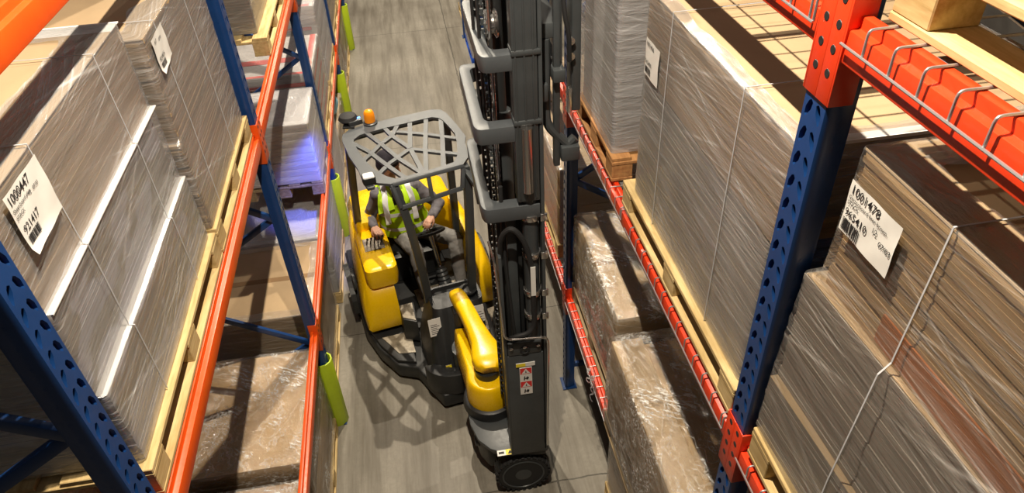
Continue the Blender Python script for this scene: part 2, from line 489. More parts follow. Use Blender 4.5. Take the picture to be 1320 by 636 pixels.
BEAMS = {}
LV = {1: 1.165, 2: 2.93, 3: 4.505}       # beam tops
def beam(side, y0, y1, lv, label, mat='orange', depth=0):
    """step beam, its hooked connector plates are parts"""
    key = (side, mat, round(y1-y0, 2))
    loc = Vector(((LX if side < 0 else RX), y0, LV[lv]))
    if depth: loc.x -= -side*0; loc.x += side*(UD-.0)
    if key not in BEAMS:
        t = thing('rack_beam', label, 'beam', loc, 'orange and red rack beams')
        s = -side; L = y1-y0
        def P(mb, name, bevel=.003):
            bmesh.ops.translate(mb.bm, verts=mb.bm.verts, vec=loc); return mb.build(name, M[mat], t, bevel)
        prof = [(-.048, 0), (-.022, 0), (-.022, -.028), (.0, -.030), (.002, -.108), (-.048, -.108)]
        mb = MB(); mb.prism([(a*s, b) for a, b in prof], .062, L-.062, lambda a, b, h: (a, h, b)); P(mb, 'rail', .004)
        for yy, d in ((.0, 1), (L, -1)):
            mb = MB()
            # plate hooked over half the aisle face of the upright, flange turned back to the rail
            mb.box(min(.001*s, .006*s), max(.001*s, .006*s), min(yy, yy+d*.056), max(yy, yy+d*.056), -.225, .06)
            mb.box(min(-.06*s, .006*s), max(-.06*s, .006*s), min(yy+d*.056, yy+d*.063), max(yy+d*.056, yy+d*.063), -.225, .06)
            pl = P(mb, 'connector', .002)
            mb = MB()
            for i in range(4):
                mb.lathe((.006*s, yy+d*.028, -.15+i*.06), [(.004, .0012*s), (.0105, .0012*s), (.0115, 0)], 'x', 12)
            bmesh.ops.translate(mb.bm, verts=mb.bm.verts, vec=loc); mb.build('connector_slot', M['black'], pl)
        BEAMS[key] = t; return t
    o = copy_tree(BEAMS[key], loc); o['label'] = label; return o
Lb = [('A','B'), ('B','C'), ('C','D'), ('D','E'), ('E','F')]
ln = {('A','B'): 'first bay', ('B','C'): 'second bay', ('C','D'): 'third bay', ('D','E'): 'fourth bay', ('E','F'): 'last bay'}
lvn = {1: 'lowest', 2: 'middle', 3: 'top'}
special = {(-1,'A',2): 'bright orange beam under the two big wrapped stacks on the left',
           (-1,'A',1): 'orange beam running to the bottom edge over the crinkled film-wrapped box',
           (-1,'B',1): 'low orange beam carrying the purple-lit wrapped stack on the left',
           (-1,'B',2): 'orange beam under the pallet at the top left centre',
           (-1,'A',3): 'orange beam cutting across the upper left corner of the photo',
           (1,'z',3): 'red beam with hooked mesh wires across the upper right corner',
           (1,'A',3): 'red beam meeting the upright left of its orange connector at the top right',
           (1,'A',2): 'red beam under the tall wrapped stack right of centre',
           (1,'A',1): 'low orange and red beam with torn film hanging beside the mast foot',
           (1,'z',2): 'red beam under the numbered stack at the lower right corner',
           (1,'B',1): 'low red beam just right of the mast under the stacked cartons'}
for (a, b) in Lb:
    for lv in (1, 2, 3):
        if lv == 3 and a not in 'A': continue
        if lv == 2 and a in 'DE': continue
        beam(-1, PY[a], PY[b], lv, special.get((-1, a, lv), f'orange {lvn[lv]} aisle beam in the {ln[(a,b)]} on the left'))
        if a in 'ABC':
            bk = copy_tree(BEAMS[(-1, 'orange', 2.8)], (LX-UD+.055, PY[a], LV[lv]))
            for c in kids(bk): pass
            bk['label'] = f'orange {lvn[lv]} rear beam at the back of the {ln[(a,b)]} on the left'
for (a, b) in [('z','A')]+Lb:
    for lv in (1, 2, 3):
        if lv == 3 and a not in 'zA': continue
        if lv == 2 and a in 'CDE': continue
        nm = ln.get((a, b), 'nearest bay')
        beam(1, PY[a], PY[b], lv, special.get((1, a, lv), f'red {lvn[lv]} aisle beam in the {nm} on the right'), 'red')
        if a in 'zAB':
            bk = copy_tree(BEAMS[(1, 'red', 2.8)], (RX+UD-.055, PY[a], LV[lv]))
            bk['label'] = f'red {lvn[lv]} rear beam at the back of the {nm} on the right'

DECK = None
def deck(y, lv, label):
    """galvanised mesh deck, its wires hooked down over the aisle beam"""
    global DECK
    loc = Vector((RX, y, LV[lv]))
    if DECK is None:
        t = MB(); W = 1.28
        for i in range(14):
            yy = .02+i*.0985
            if yy > W: break
            t.tube(fillet([(-.012, yy, -.060), (-.012, yy, .004), (1.04, yy, .004)], .012, 3), .0036, 6)
        for xx in (.10, .235, .37, .505, .64, .775, .91): t.cyl((xx, 0, -.0025), (xx, W, -.0025), .0036, n=6)
        t.cyl((-.016, -.005, -.058), (-.016, W+.005, -.058), .0035, n=6)
        t.tube(fillet([(-.012, .0, -.058), (-.012, .0, .006), (.22, .0, .006)], .012, 3), .0036, 6)
        for yy in (.25, .65, 1.05): t.box(.055, 1.03, yy-.018, yy+.018, -.033, -.0065)
        bmesh.ops.translate(t.bm, verts=t.bm.verts, vec=loc)
        DECK = t.build('wire_deck', M['wire'], None, base=loc)
        return tag(DECK, label, 'wire deck', 'galvanised wire decks')
    o = DECK.copy(); COL.objects.link(o); o.location = loc; o['label'] = label; return o
deck(.14, 3, 'galvanised wire deck hooked over the red beam across the upper right corner')
deck(-1.22, 3, 'galvanised wire deck seen through the pallet at the top right corner')
deck(1.56, 3, 'wire deck over the tall stack right of centre casting the grid shadow')
deck(2.92, 3, 'wire deck above the far end of the right bay')
deck(1.56, 2, 'wire deck beneath the tall wrapped stack right of centre')
deck(2.92, 2, 'wire deck showing in the gap between the two stacks right of the mast')
deck(.14, 2, 'wire deck beneath the numbered stack at the lower right')
deck(1.56, 1, 'low wire deck beneath the long film-draped brown boxes at the bottom')
deck(2.92, 1, 'low wire deck beside the torn film right of the mast')
deck(4.36, 1, 'low wire deck beneath the stacked cartons right of the mast')
deck(5.72, 1, 'low wire deck behind the mast on the right')
deck(-1.22, 2, 'middle wire deck under the near end of the numbered stack')

def post_guard(y, z0, z1, label):
    mb = MB()
    n = 9
    def arc(r, z): return [(LX-.045+r*math.cos(a), y+r*math.sin(a), z) for a in [math.radians(-125+250*k/(n-1)) for k in range(n)]]
    o, i = arc(.087, 0), arc(.073, 0)
    mb.band(o, i, z0, z1)
    r = mb.build('post_protector', M['guard'], None, .003, base=(LX-.045, y, z0))
    return tag(r, label, 'post guard', 'lime post sleeves')
post_guard(PY['B'], .0, .78, 'lime green plastic sleeve on the upright foot beside the crinkled wrapped box')
post_guard(PY['C'], .0, .80, 'green lit plastic sleeve on the left upright nearest the truck rear')
post_guard(PY['D'], .0, .80, 'lime sleeve on the left upright above the pale blue bag')
post_guard(PY['E'], .0, .80, 'lime sleeve on the far left upright at the top of the photo')

# ------------------------------------------------------------------ pallets and loads
PAL = {}
def pallet(x0, x1, y0, y1, z, label, mat='wood', h=.144):
    dx, dy = x1-x0, y1-y0; key = (round(dx,2), round(dy,2), mat)
    loc = Vector((x0, y0, z))
    if key not in PAL:
        t = thing('wooden_pallet', label, 'pallet', loc, 'wooden pallets in the racks')
        def P(mb, n):
            bmesh.ops.translate(mb.bm, verts=mb.bm.verts, vec=loc); mb.build(n, M[mat], t, .003, 1)
        rnd = random.Random(int(dx*100+dy*1000))
        xs = [0, (dx-.12)/2, dx-.12]
        for x in xs: P(MB().box(x, x+.12, 0, dy, 0, .020), 'bottom_board')
        for x in xs:
            for y in (0, (dy-.13)/2, dy-.13): P(MB().box(x+.002, x+.118, y+.002, y+.128, .020, .100), 'block')
        for y in (0, (dy-.13)/2, dy-.13): P(MB().box(0, dx, y, y+.13, .100, .121), 'cross_board')
        n = max(4, int(dx/.17))
        for i in range(n):
            x = i*(dx-.11)/(n-1); j = rnd.uniform(0, .006)
            P(MB().box(x, x+.11, j, dy-j, .121, .143), 'deck_board')
        PAL[key] = t; return t
    o = copy_tree(PAL[key], loc); o['label'] = label; return o

def bundle(parent, x0, x1, y0, y1, z0, z1, mat, t=.02, jx=.002, jy=.005, name='cardboard_bundle', seed=0, skew=0):
    rnd = random.Random(seed+int(z0*100)); mb = MB(); n = max(1, round((z1-z0)/t)); h = (z1-z0)/n
    sx = sy = 0
    for i in range(n):
        sx = sx*.6+rnd.uniform(-jx, jx); sy = sy*.6+rnd.uniform(-jy, jy)
        e = rnd.uniform(0, .0015)
        za, zb_ = z0+i*h, z0+(i+1)*h-.0005-e*.5; xn = x0+sx+skew*(y1-y0)
        mb.hexa([(xn,y0+sy,za),(x1+sx,y0+sy,za),(x1+sx,y1+sy,za),(x0+sx,y1+sy,za),(xn,y0+sy,zb_),(x1+sx,y0+sy,zb_),(x1+sx,y1+sy,zb_),(x0+sx,y1+sy,zb_)])
    return mb.build(name, M[mat], parent, smooth=False)

def perimeter(x0, x1, y0, y1, r=.02, step=.03):
    pts = []; 
    def side(a, b):
        n = max(2, int((Vector(b)-Vector(a)).length/step))
        for k in range(n): pts.append((a[0]+(b[0]-a[0])*k/n, a[1]+(b[1]-a[1])*k/n))
    c = [(x1-r,y1-r,0), (x0+r,y1-r,90), (x0+r,y0+r,180), (x1-r,y0+r,270)]
    prev = None; segs = []
    for (cx, cy, a0) in c:
        arc = [(cx+r*math.cos(math.radians(a0+q)), cy+r*math.sin(math.radians(a0+q))) for q in (0, 30, 60, 90)]
        segs.append(arc)
    for i in range(4):
        pts.extend(segs[i][:-1]); side(segs[i][-1], segs[(i+1)%4][0])
    return pts

def wrap(parent, prof, mat='film', cap='edge', seed=0, amp=.004, gap=.005, step=.03, capw=.09):
    """stretch film round a stack. prof: rows of (z, x0, x1, y0, y1) from the bottom up"""
    ref = perimeter(*prof[0][1:], step=step); n = len(ref)
    rows = []
    for a, b in zip(prof, prof[1:]):
        L = max(abs(b[0]-a[0]), max(abs(p-q) for p, q in zip(a[1:], b[1:])))
        m = max(1, int(L/.028))
        for k in range(m):
            t = k/m; rows.append([p+(q-p)*t for p, q in zip(a, b)])
    rows.append(list(prof[-1]))
    base = prof[0]
    def pts(row, inset=0):
        z, x0, x1, y0, y1 = row
        bx0, bx1, by0, by1 = base[1:]
        out = []
        for (x, y) in ref:
            u = (x-bx0)/(bx1-bx0); w = (y-by0)/(by1-by0)
            out.append((x0-gap+inset+u*(x1-x0+2*gap-2*inset), y0-gap+inset+w*(y1-y0+2*gap-2*inset)))
        return out
    ulen = [0]
    for i in range(n): ulen.append(ulen[-1]+(Vector(ref[(i+1)%n])-Vector(ref[i])).length)
    bm = bmesh.new(); uvl = bm.loops.layers.uv.new('UVMap')
    V = []; vv = []; vpos = 0; last = None
    plan = [(r, 0, r[0]) for r in rows]
    tz = prof[-1]
    capn = []
    if cap == 'edge':
        capn = [(tz, capw*k/4, tz[0]+gap*.9) for k in range(1, 5)]
    elif cap == 'full':
        half = min(tz[2]-tz[1], tz[4]-tz[3])/2
        m = int(half/.03)
        capn = [(tz, half*.97*k/m, tz[0]+gap*.9) for k in range(1, m+1)]
    for (r, ins, z) in plan+capn:
        P = pts(r, ins); ring = []
        cx = (r[1]+r[2])/2; cy = (r[3]+r[4])/2
        for i, (x, y) in enumerate(P):
            u = ulen[i]; v_ = z-ins
            d = noise.noise(Vector((u*1.1+seed, (v_+.06*u)*16, seed)))*amp+noise.noise(Vector((u*2.5, (v_-.1*u)*38, seed+5)))*amp*.5
            if ins > 0:
                if cap == 'edge' and ins >= capw*.99:
                    j = noise.noise(Vector((u*4, seed, 1)))*min(.05, capw*.35); 
                    q = Vector((cx-x, cy-y)).normalized()*j; x += q.x; y += q.y
                dz = abs(noise.noise(Vector((x*9, y*9, seed))))*amp*2.2+abs(noise.noise(Vector((x*26, y*22, seed))))*amp*1.2+(amp if cap == 'full' else 0)
                ring.append(bm.verts.new((x, y, z+dz)))
            else:
                o = Vector((x-cx, y-cy)); ax = abs(o.x)/(r[2]-r[1]); ay = abs(o.y)/(r[4]-r[3])
                dirn = Vector((math.copysign(1, o.x), 0)) if ax > ay else Vector((0, math.copysign(1, o.y)))
                dd = abs(d)+.0005
                ring.append(bm.verts.new((x+dirn.x*dd, y+dirn.y*dd, z)))
        vpos = (vpos+(.028 if last is not None else 0)); last = z
        V.append(ring); vv.append(vpos)
    for a in range(len(V)-1):
        for k in range(n):
            q = (k+1) % n
            f = bm.faces.new([V[a][k], V[a][q], V[a+1][q], V[a+1][k]])
            for lp, uvc in zip(f.loops, ((ulen[k], vv[a]), (ulen[k+1], vv[a]), (ulen[k+1], vv[a+1]), (ulen[k], vv[a+1]))): lp[uvl].uv = uvc
    if cap == 'full':
        bm.faces.new(V[-1])
    mb = MB(); mb.bm.free(); mb.bm = bm
    return mb.build('stretch_wrap', M[mat], parent, angle=60, fix=False)

def strap(parent, side, y, prof, gap=.012, tz=None, back=.5):
    """plastic band down the aisle face at y and over the top"""
    xi = 2 if side < 0 else 1; s = -side
    pts = []
    for r in prof: pts.append((r[xi]+s*gap, y, r[0]))
    top = prof[-1][0]+.012
    pts[-1] = (prof[-1][xi]+s*gap*.6, y, top-.002)
    pts.append((prof[-1][xi]-s*back, y+.004, top))
    mb = MB()
    for a, b in zip(pts, pts[1:]): mb.bar(a, b, .0048, .0016, (s, 0, .3))
    return mb.build('strap', M['strap'], parent, smooth=False)

def label_sheet(parent, side, y_left, z_top, w, h, lines, bar=None, x=None, tilt=0, curl=False):
    """printed label on the aisle face; side<0: left rack (faces +x), reads toward +y"""
    s = -side
    o = Vector((x, y_left, z_top)); r = Vector((0, s, 0)); up = Vector((0, 0, 1)); nrm = Vector((s, 0, 0))
    R = Matrix.Rotation(tilt, 3, 'X'); r = R @ r; up = R @ up
    def P(a, b, c=0): return o+r*a-up*b+nrm*c
    mb = MB(); nx, nz = 8, 10
    g = [[mb.v(P(w*i/nx, h*j/nz, .012+.0012*math.sin(i*1.3+j*.8)+(.012*max(0, j/nz-.89)*9*(1-i/nx) if curl else 0))) for i in range(nx+1)] for j in range(nz+1)]
    for j in range(nz):
        for i in range(nx): mb.f([g[j][i], g[j][i+1], g[j+1][i+1], g[j+1][i]])
    lb = mb.build('label', M['paper'], parent, fix=False); lb['label'] = 'white printed paper label'
    ink = MB()
    for (txt, a, b, size) in lines:
        me = text_mesh(txt, .004)
        A = Matrix(((r.x, up.x, nrm.x, 0), (r.y, up.y, nrm.y, 0), (r.z, up.z, nrm.z, 0), (0, 0, 0, 1)))
        Mx = Matrix.Translation(P(a, b, .0145)) @ A @ Matrix.Scale(size, 4)
        ink.add_mesh(me, Mx)
    if bar:
        a, b, bw, bh = bar; q = 0; rnd = random.Random(3)
        while q < bw:
            t = rnd.choice((.0015, .003, .0045))
            V = [ink.v(P(a+q, b, .0145)), ink.v(P(a+q+t, b, .0145)), ink.v(P(a+q+t, b+bh, .0145)), ink.v(P(a+q, b+bh, .0145))]; ink.f(V); q += t+rnd.choice((.0015, .003))
    ink.build('printing', M['ink'], lb, smooth=False)
    return lb

# ---- left, middle level -------------------------------------------------
Z2 = LV[2]+.008; ZL2 = Z2+.1435
pallet(-2.12, -1.055, 1.62, 2.98, Z2, 'wooden pallet under the stepped carton stack with curling label on the left')
t = thing('wrapped_carton_stack', 'large wrapped stepped stack of flat cartons with two white ledges at the left edge', 'carton stack', (-1.5, 2.3, ZL2), 'film-wrapped stacks in the racks')
xf = -1.085
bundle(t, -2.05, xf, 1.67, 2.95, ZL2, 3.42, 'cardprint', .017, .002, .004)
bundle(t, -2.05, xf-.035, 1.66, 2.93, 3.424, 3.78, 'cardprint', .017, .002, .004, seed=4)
bundle(t, -2.05, xf-.035, 1.64, 2.94, 3.784, 4.135, 'card', .022, .002, .006, seed=9)
MB().box(-2.05, xf+.002, 1.665, 2.955, 3.419, 3.4235).build('cover_sheet', M['white'], t, smooth=False)['label'] = 'white ledge sheet'
MB().box(-2.05, xf-.004, 1.655, 2.945, 3.779, 3.7835).build('cover_sheet', M['white'], t, smooth=False)['label'] = 'white ledge sheet'
MB().box(-2.05, xf-.03, 2.86, 2.965, 4.1355, 4.139).build('edge_board', M['white'], t, smooth=False)
MB().box(-2.05, xf-.032, 1.635, 2.945, 4.1345, 4.1385).build('top_sheet', M['cardp'], t, smooth=False)
pr = [(ZL2+.01, -2.055, xf, 1.66, 2.955), (3.425, -2.055, xf, 1.66, 2.955), (3.43, -2.055, xf-.018, 1.655, 2.945), (3.785, -2.055, xf-.015, 1.65, 2.945), (3.79, -2.055, xf-.028, 1.64, 2.945), (4.14, -2.055, xf-.033, 1.635, 2.945)]
wrap(t, pr, 'film', 'edge', 1, .004, capw=.16)
strap(t, -1, 1.98, pr); strap(t, -1, 2.62, pr)
label_sheet(t, -1, 1.73, 4.125, .235, .185, [('1000447', .008, .035, .040), ('921417', .012, .122, .034), ('Sheet board plain', .008, .056, .017), ('STACK', .008, .076, .017), ('12   07/03', .11, .062, .017)], (.012, .130, .075, .028), xf-.022, curl=True)

pallet(-2.12, -1.055, 3.0, 4.2, Z2, 'splintered pallet under the second wrapped stack on the left')
t = thing('wrapped_carton_stack', 'wrapped stack with a peeling white label behind the stepped stack on the left', 'carton stack', (-1.5, 3.5, ZL2), 'film-wrapped stacks in the racks')
xf = -1.075
bundle(t, -2.05, xf, 3.01, 4.15, ZL2, 3.55, 'card', .016, .003, .008)
bundle(t, -2.05, xf, 3.03, 4.15, 3.555, 4.03, 'card', .016, .003, .004, seed=5)
MB().box(-2.05, xf, 3.03, 4.15, 4.031, 4.036).build('top_sheet', M['cardp'], t, smooth=False)
pr = [(ZL2+.01, -2.055, xf, 3.005, 4.155), (3.55, -2.055, xf, 3.005, 4.155), (3.56, -2.055, xf, 3.025, 4.155), (4.035, -2.055, xf-.004, 3.028, 4.15)]
wrap(t, pr, 'film', 'edge', 2, .003, capw=.12)
strap(t, -1, 3.22, pr); strap(t, -1, 3.75, pr)
label_sheet(t, -1, 2.92+.16, 4.005, .2, .15, [('417', .03, .03, .022), ('07/03', .09, .04, .018), ('921416', .02, .105, .028)], (.02, .112, .075, .028), xf, .05, True)

# ---- left, second bay, middle level ------------------------------------
pallet(-2.12, -1.06, 5.45, 6.65, Z2, 'pallet with a square corner block at the top left centre')
t = thing('wrapped_carton_stack', 'plain grey-brown box standing on the pallet at the top left centre', 'carton stack', (-1.6, 6, ZL2), 'film-wrapped stacks in the racks')
bundle(t, -2.08, -1.14, 5.55, 6.6, ZL2, 3.9, 'cardg', .09)
wrap(t, [(ZL2+.01, -2.085, -1.14, 5.545, 6.605), (3.9, -2.085, -1.14, 5.545, 6.605)], 'filmd', 'full', 3, .004)

# ---- left, floor level --------------------------------------------------
ZF = .1445
def low_load(side, xf, xb, y0, y1, ztop, zb, label, mat='cardp', fm='filmc', cap='full', seed=0, tiers=1, pal=True, palm='wood', amp=.006, plabel=None, group='film-wrapped stacks in the racks', step=.03):
    x0, x1 = (xb, xf) if side < 0 else (xf, xb)
    if pal:
        pallet(x0-.01, x1+.01, y0-.01, y1+.01, zb, plabel or ' '.join(('pallet under the '+label).split()[:16]), palm); zb += .1435
    t = thing('wrapped_carton_stack', label, 'carton stack', ((x0+x1)/2, (y0+y1)/2, zb), group)
    h = (ztop-zb)/tiers; rnd = random.Random(seed+40)
    for i in range(tiers):
        e = .006
        z0 = zb+i*h
        j = [rnd.uniform(0, .008) for _ in range(4)]
        MB().box(x0+e+j[0], x1-e-j[1], y0+e+j[2], y1-e-j[3], z0+.001, z0+h-.001).build('carton', M[mat], t, .006)
        if tiers == 1:
            # tape line along the closing flaps
            MB().box(x0+.01, x1-.01, (y0+y1)/2-.03, (y0+y1)/2+.03, z0+h-.0008, z0+h+.0006).build('packing_tape', M['cardd'], t, smooth=False)
    if fm: wrap(t, [(zb+.01, x0, x1, y0, y1), (ztop, x0, x1, y0, y1)], fm, cap, seed, amp, step=step)
    return t
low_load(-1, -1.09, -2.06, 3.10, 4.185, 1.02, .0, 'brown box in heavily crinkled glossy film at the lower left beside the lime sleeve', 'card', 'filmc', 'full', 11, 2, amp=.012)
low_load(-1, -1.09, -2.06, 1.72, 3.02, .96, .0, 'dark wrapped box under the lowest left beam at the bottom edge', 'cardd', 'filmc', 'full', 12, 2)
low_load(-1, -1.10, -2.06, 4.62, 5.66, 1.0, .0, 'tan flat-topped carton with pale strap lines behind the tall left upright', 'cardp', 'filmd', 'edge', 13, 1, amp=.003)
low_load(-1, -1.08, -2.06, 5.85, 6.98, .88, .0, 'blue-lit wrapped stack on the floor behind the tan carton', 'cardw', 'filmp', 'full', 14, 3, amp=.008)
low_load(-1, -1.07, -2.0, 7.22, 8.35, .95, .0, 'wrapped floor stack just past the green lit sleeve on the left', 'cardp', 'filmp', 'full', 15, 3)
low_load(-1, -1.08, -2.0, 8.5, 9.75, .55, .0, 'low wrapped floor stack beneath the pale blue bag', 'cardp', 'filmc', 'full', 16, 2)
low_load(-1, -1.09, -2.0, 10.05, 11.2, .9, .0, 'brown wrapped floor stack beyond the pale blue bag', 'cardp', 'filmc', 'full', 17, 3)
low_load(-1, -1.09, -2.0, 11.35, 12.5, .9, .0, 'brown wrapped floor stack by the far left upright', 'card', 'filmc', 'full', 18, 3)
# pale blue bag sitting on the low stack
mb = MB(); mb.ell((-1.20, 9.05, .745), (.13, .17, .16), seg=24, rings=16)
for v in mb.bm.verts:
    d = noise.noise(v.co*9)*.018; v.co += (v.co-Vector((-1.2, 9.05, .745))).normalized()*d
mb.cyl((-1.20, 9.05, .86), (-1.19, 9.06, .93), .022, .045, 12)
tag(mb.build('plastic_bag', M['lblue'], None, base=(-1.2, 9.05, .56)), 'pale blue tied plastic bag on the low stack left of the beacon', 'bag')

# ---- left, lowest beam level --------------------------------------------
Z1 = LV[1]+.001
def stack_level(side, xf, xb, y0, y1, ztop, z, label, **kw): return low_load(side, xf, xb, y0, y1, ztop, z, label, **kw)
stack_level(-1, -1.045, -1.80, 6.20, 6.98, 1.95, Z1, 'purple-lit wrapped stack of white trays behind the middle of the left upright', mat='cardw', fm='filmp', cap='full', seed=21, tiers=8, palm='woodd')
t = stack_level(-1, -1.05, -2.0, 7.25, 8.35, 1.98, Z1, 'white cartons with red print wrapped on the low left beam', mat='cardw', fm='filmd', cap='full', seed=22, tiers=4, palm='wood')
mb = MB()
for i in range(4):
    z = Z1+.1435+i*.1674
    mb.box(-1.9, -1.12, 7.249, 7.2515, z+.035, z+.075); mb.box(-1.0535, -1.0515, 7.35, 8.2, z+.035, z+.075)
mb.box(-1.98, -1.10, 7.262, 7.31, 1.979, 1.983); mb.box(-1.13, -1.07, 7.33, 8.33, 1.979, 1.983); mb.box(-1.9, -1.2, 7.6, 7.72, 1.979, 1.983)
mb.build('red_print', M['redprint'], t, smooth=False)
t = stack_level(-1, -1.05, -2.0, 8.5, 9.7, 2.25, Z1, 'taller film-wrapped carton stack behind the red printed cartons on the left', mat='cardw', fm='filmp', cap='full', seed=23, tiers=4)
mb = MB()
for i in range(4):
    z = Z1+.1435+i*.2
    mb.box(-1.9, -1.12, 8.499, 8.5015, z+.06, z+.10)
mb.box(-1.98, -1.10, 8.51, 8.58, 2.2495, 2.253)
mb.build('red_print', M['redprint'], t, smooth=False)
stack_level(-1, -1.05, -2.0, 10.05, 11.2, 1.9, Z1, 'brown wrapped cartons on the low beam of the fourth left bay', mat='cardp', fm='filmd', cap='full', seed=24, tiers=3)
stack_level(-1, -1.05, -2.0, 11.35, 12.5, 1.9, Z1, 'brown wrapped cartons on the low beam by the far left upright', mat='cardp', fm='filmd', cap='full', seed=25, tiers=3)
# rear row glimpsed below the slotted upright at the lower left
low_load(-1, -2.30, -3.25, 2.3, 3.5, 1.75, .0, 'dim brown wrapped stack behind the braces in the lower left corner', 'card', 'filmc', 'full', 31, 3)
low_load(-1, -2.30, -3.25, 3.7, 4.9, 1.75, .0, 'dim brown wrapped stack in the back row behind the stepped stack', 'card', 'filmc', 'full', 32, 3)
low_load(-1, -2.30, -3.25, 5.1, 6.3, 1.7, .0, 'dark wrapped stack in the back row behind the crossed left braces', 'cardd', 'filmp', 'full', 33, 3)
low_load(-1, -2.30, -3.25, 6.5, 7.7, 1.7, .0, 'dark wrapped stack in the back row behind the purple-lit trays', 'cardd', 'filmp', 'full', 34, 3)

# ---- right, middle level -------------------------------------------------
pallet(.985, 2.02, 1.56, 2.98, Z2, 'pale wooden pallet under the tall wrapped stack right of centre')
t = thing('wrapped_carton_stack', 'tall wrapped carton stack with grid shadow on its tan top right of centre', 'carton stack', (1.5, 2.2, ZL2), 'film-wrapped stacks in the racks')
xf = 1.02
bundle(t, xf, 1.95, 1.60, 2.88, ZL2, 3.53, 'cardg', .019, .002, .003)
bundle(t, xf+.002, 1.95, 1.61, 2.88, 3.533, 3.72, 'cardg', .012, .004, .008, seed=3)
bundle(t, xf, 1.95, 1.585, 2.88, 3.723, 4.08, 'card', .016, .002, .003, seed=6)
MB().box(xf-.002, 1.95, 1.575, 2.885, 4.081, 4.0865).build('top_sheet', M['cardp'], t, smooth=False)
MB().box(xf-.003, 1.95, 1.565, 1.60, 4.077, 4.0875).build('edge_board', M['white'], t, smooth=False)
pr = [(ZL2+.002, xf, 1.955, 1.60, 2.885), (3.53, xf, 1.955, 1.60, 2.885), (3.73, xf, 1.955, 1.60, 2.885), (4.088, xf-.002, 1.955, 1.575, 2.887)]
wrap(t, pr, 'film', 'edge', 5, .005, capw=.05)
strap(t, 1, 1.92, pr, back=.9); strap(t, 1, 2.58, pr, back=.9)
label_sheet(t, 1, 2.84, 3.90, .17, .165, [('1001466', .01, .03, .028), ('965409', .01, .11, .026)], (.01, .12, .07, .03), xf-.004)

pallet(.985, 2.02, 3.18, 4.0, Z2, 'reddish pallet end showing at the gap between the right-hand stacks', 'wood2')
t = thing('wrapped_carton_stack', 'tall grey wrapped stack beside the fork carriage', 'carton stack', (1.5, 3.6, ZL2), 'film-wrapped stacks in the racks')
xf = 1.0
for i, (a, b) in enumerate(((ZL2, 3.28), (3.283, 3.48), (3.483, 3.83), (3.833, 4.3))):
    bundle(t, xf+.02, 1.92, 3.26+.004*(i % 2), 3.97, a, b, 'cardg', .05 if i < 2 else .17, .002, .002, seed=i)
pr = [(ZL2+.002, xf, 1.94, 3.24, 3.98), (4.31, xf, 1.94, 3.24, 3.98)]
wrap(t, pr, 'filmp', 'full', 6, .003)

# numbered stack at the lower right
pallet(.985, 2.02, .16, 1.40, Z2, 'stamped pallet corner under the numbered stack at the lower right')
t = thing('wrapped_carton_stack', 'large wrapped stack with white numbered label at the right edge', 'carton stack', (1.5, .8, ZL2), 'film-wrapped stacks in the racks')
bundle(t, 1.0, 1.95, .2, 1.405, ZL2, 3.33, 'cardg', .02, .002, .004, skew=.055)
bundle(t, 1.028, 1.95, .22, 1.405, 3.334, 3.76, 'cardg', .02, .003, .005, seed=2, skew=.04)
bundle(t, 1.065, 1.95, .22, 1.36, 3.764, 4.19, 'card', .016, .004, .008, seed=3)
bundle(t, 1.0, 1.95, .2, 1.405, 3.3305, 3.3335, 'cardp', .003, 0, 0, 'cover_sheet', skew=.055)
bundle(t, 1.028, 1.95, .22, 1.405, 3.7605, 3.7635, 'cardp', .003, 0, 0, 'cover_sheet', skew=.04)
MB().box(1.06, 1.95, .22, 1.362, 4.191, 4.196).build('top_sheet', M['cardp'], t, smooth=False)
bundle(t, 1.0590, 1.064, .25, 1.12, 3.775, 3.865, 'orangeboard', .012, .001, .001, 'carton_print', seed=8)
pr = [(ZL2+.002, 1.0, 1.955, .2, 1.41), (3.334, 1.004, 1.955, .2, 1.41), (3.764, 1.026, 1.955, .215, 1.41), (3.80, 1.05, 1.955, .217, 1.375), (4.197, 1.058, 1.955, .217, 1.365)]
wrap(t, pr, 'filmd', 'edge', 7, .006, capw=.12)
strap(t, 1, 1.02, pr, back=.5)
label_sheet(t, 1, 1.345, 4.12, .21, .15, [('1001478', .008, .032, .036), ('965410', .008, .098, .032), ('Cartonboard liner brown', .008, .050, .016), ('STACK', .008, .066, .016), ('12', .12, .075, .022), ('07/03', .155, .092, .022)], (.008, .105, .075, .036), 1.05)

# ---- right, top level ----------------------------------------------------
Z3 = LV[3]+.008
pallet(1.03, 2.05, .18, 1.38, Z3, 'empty pale pallet on the mesh deck in the upper right corner')

# ---- right, lowest level -------------------------------------------------
Z1d = LV[1]+.008
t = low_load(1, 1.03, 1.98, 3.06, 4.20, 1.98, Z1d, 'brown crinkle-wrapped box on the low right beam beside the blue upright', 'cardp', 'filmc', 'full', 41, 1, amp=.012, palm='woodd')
mb = MB(); 
mb.box(1.28, 1.46, 3.056, 3.0575, 1.66, 1.80); lbn = mb.build('label', M['paper'], t, smooth=False)
ink = MB()
for i in range(12): ink.box(1.395+i*.005, 1.3975+i*.005, 3.0535, 3.0555, 1.68, 1.78)
for i in range(5): ink.box(1.30, 1.36+.01*(i % 2), 3.0535, 3.0555, 1.685+i*.02, 1.692+i*.02)
ink.build('printing', M['ink'], lbn, smooth=False)
t = thing('wrapped_carton_stack', 'long pair of tan boxes draped in loose film at the bottom right of the aisle', 'carton stack', (1.4, 2.3, Z1d+.144), 'film-wrapped stacks in the racks')
pallet(.94, 1.98, 1.66, 2.92, Z1d, 'pallet under the long film-draped boxes at the bottom', 'woodd')
MB().box(.945, 1.13, 1.68, 2.88, Z1d+.145, 2.0).build('carton', M['cardp'], t, .006)
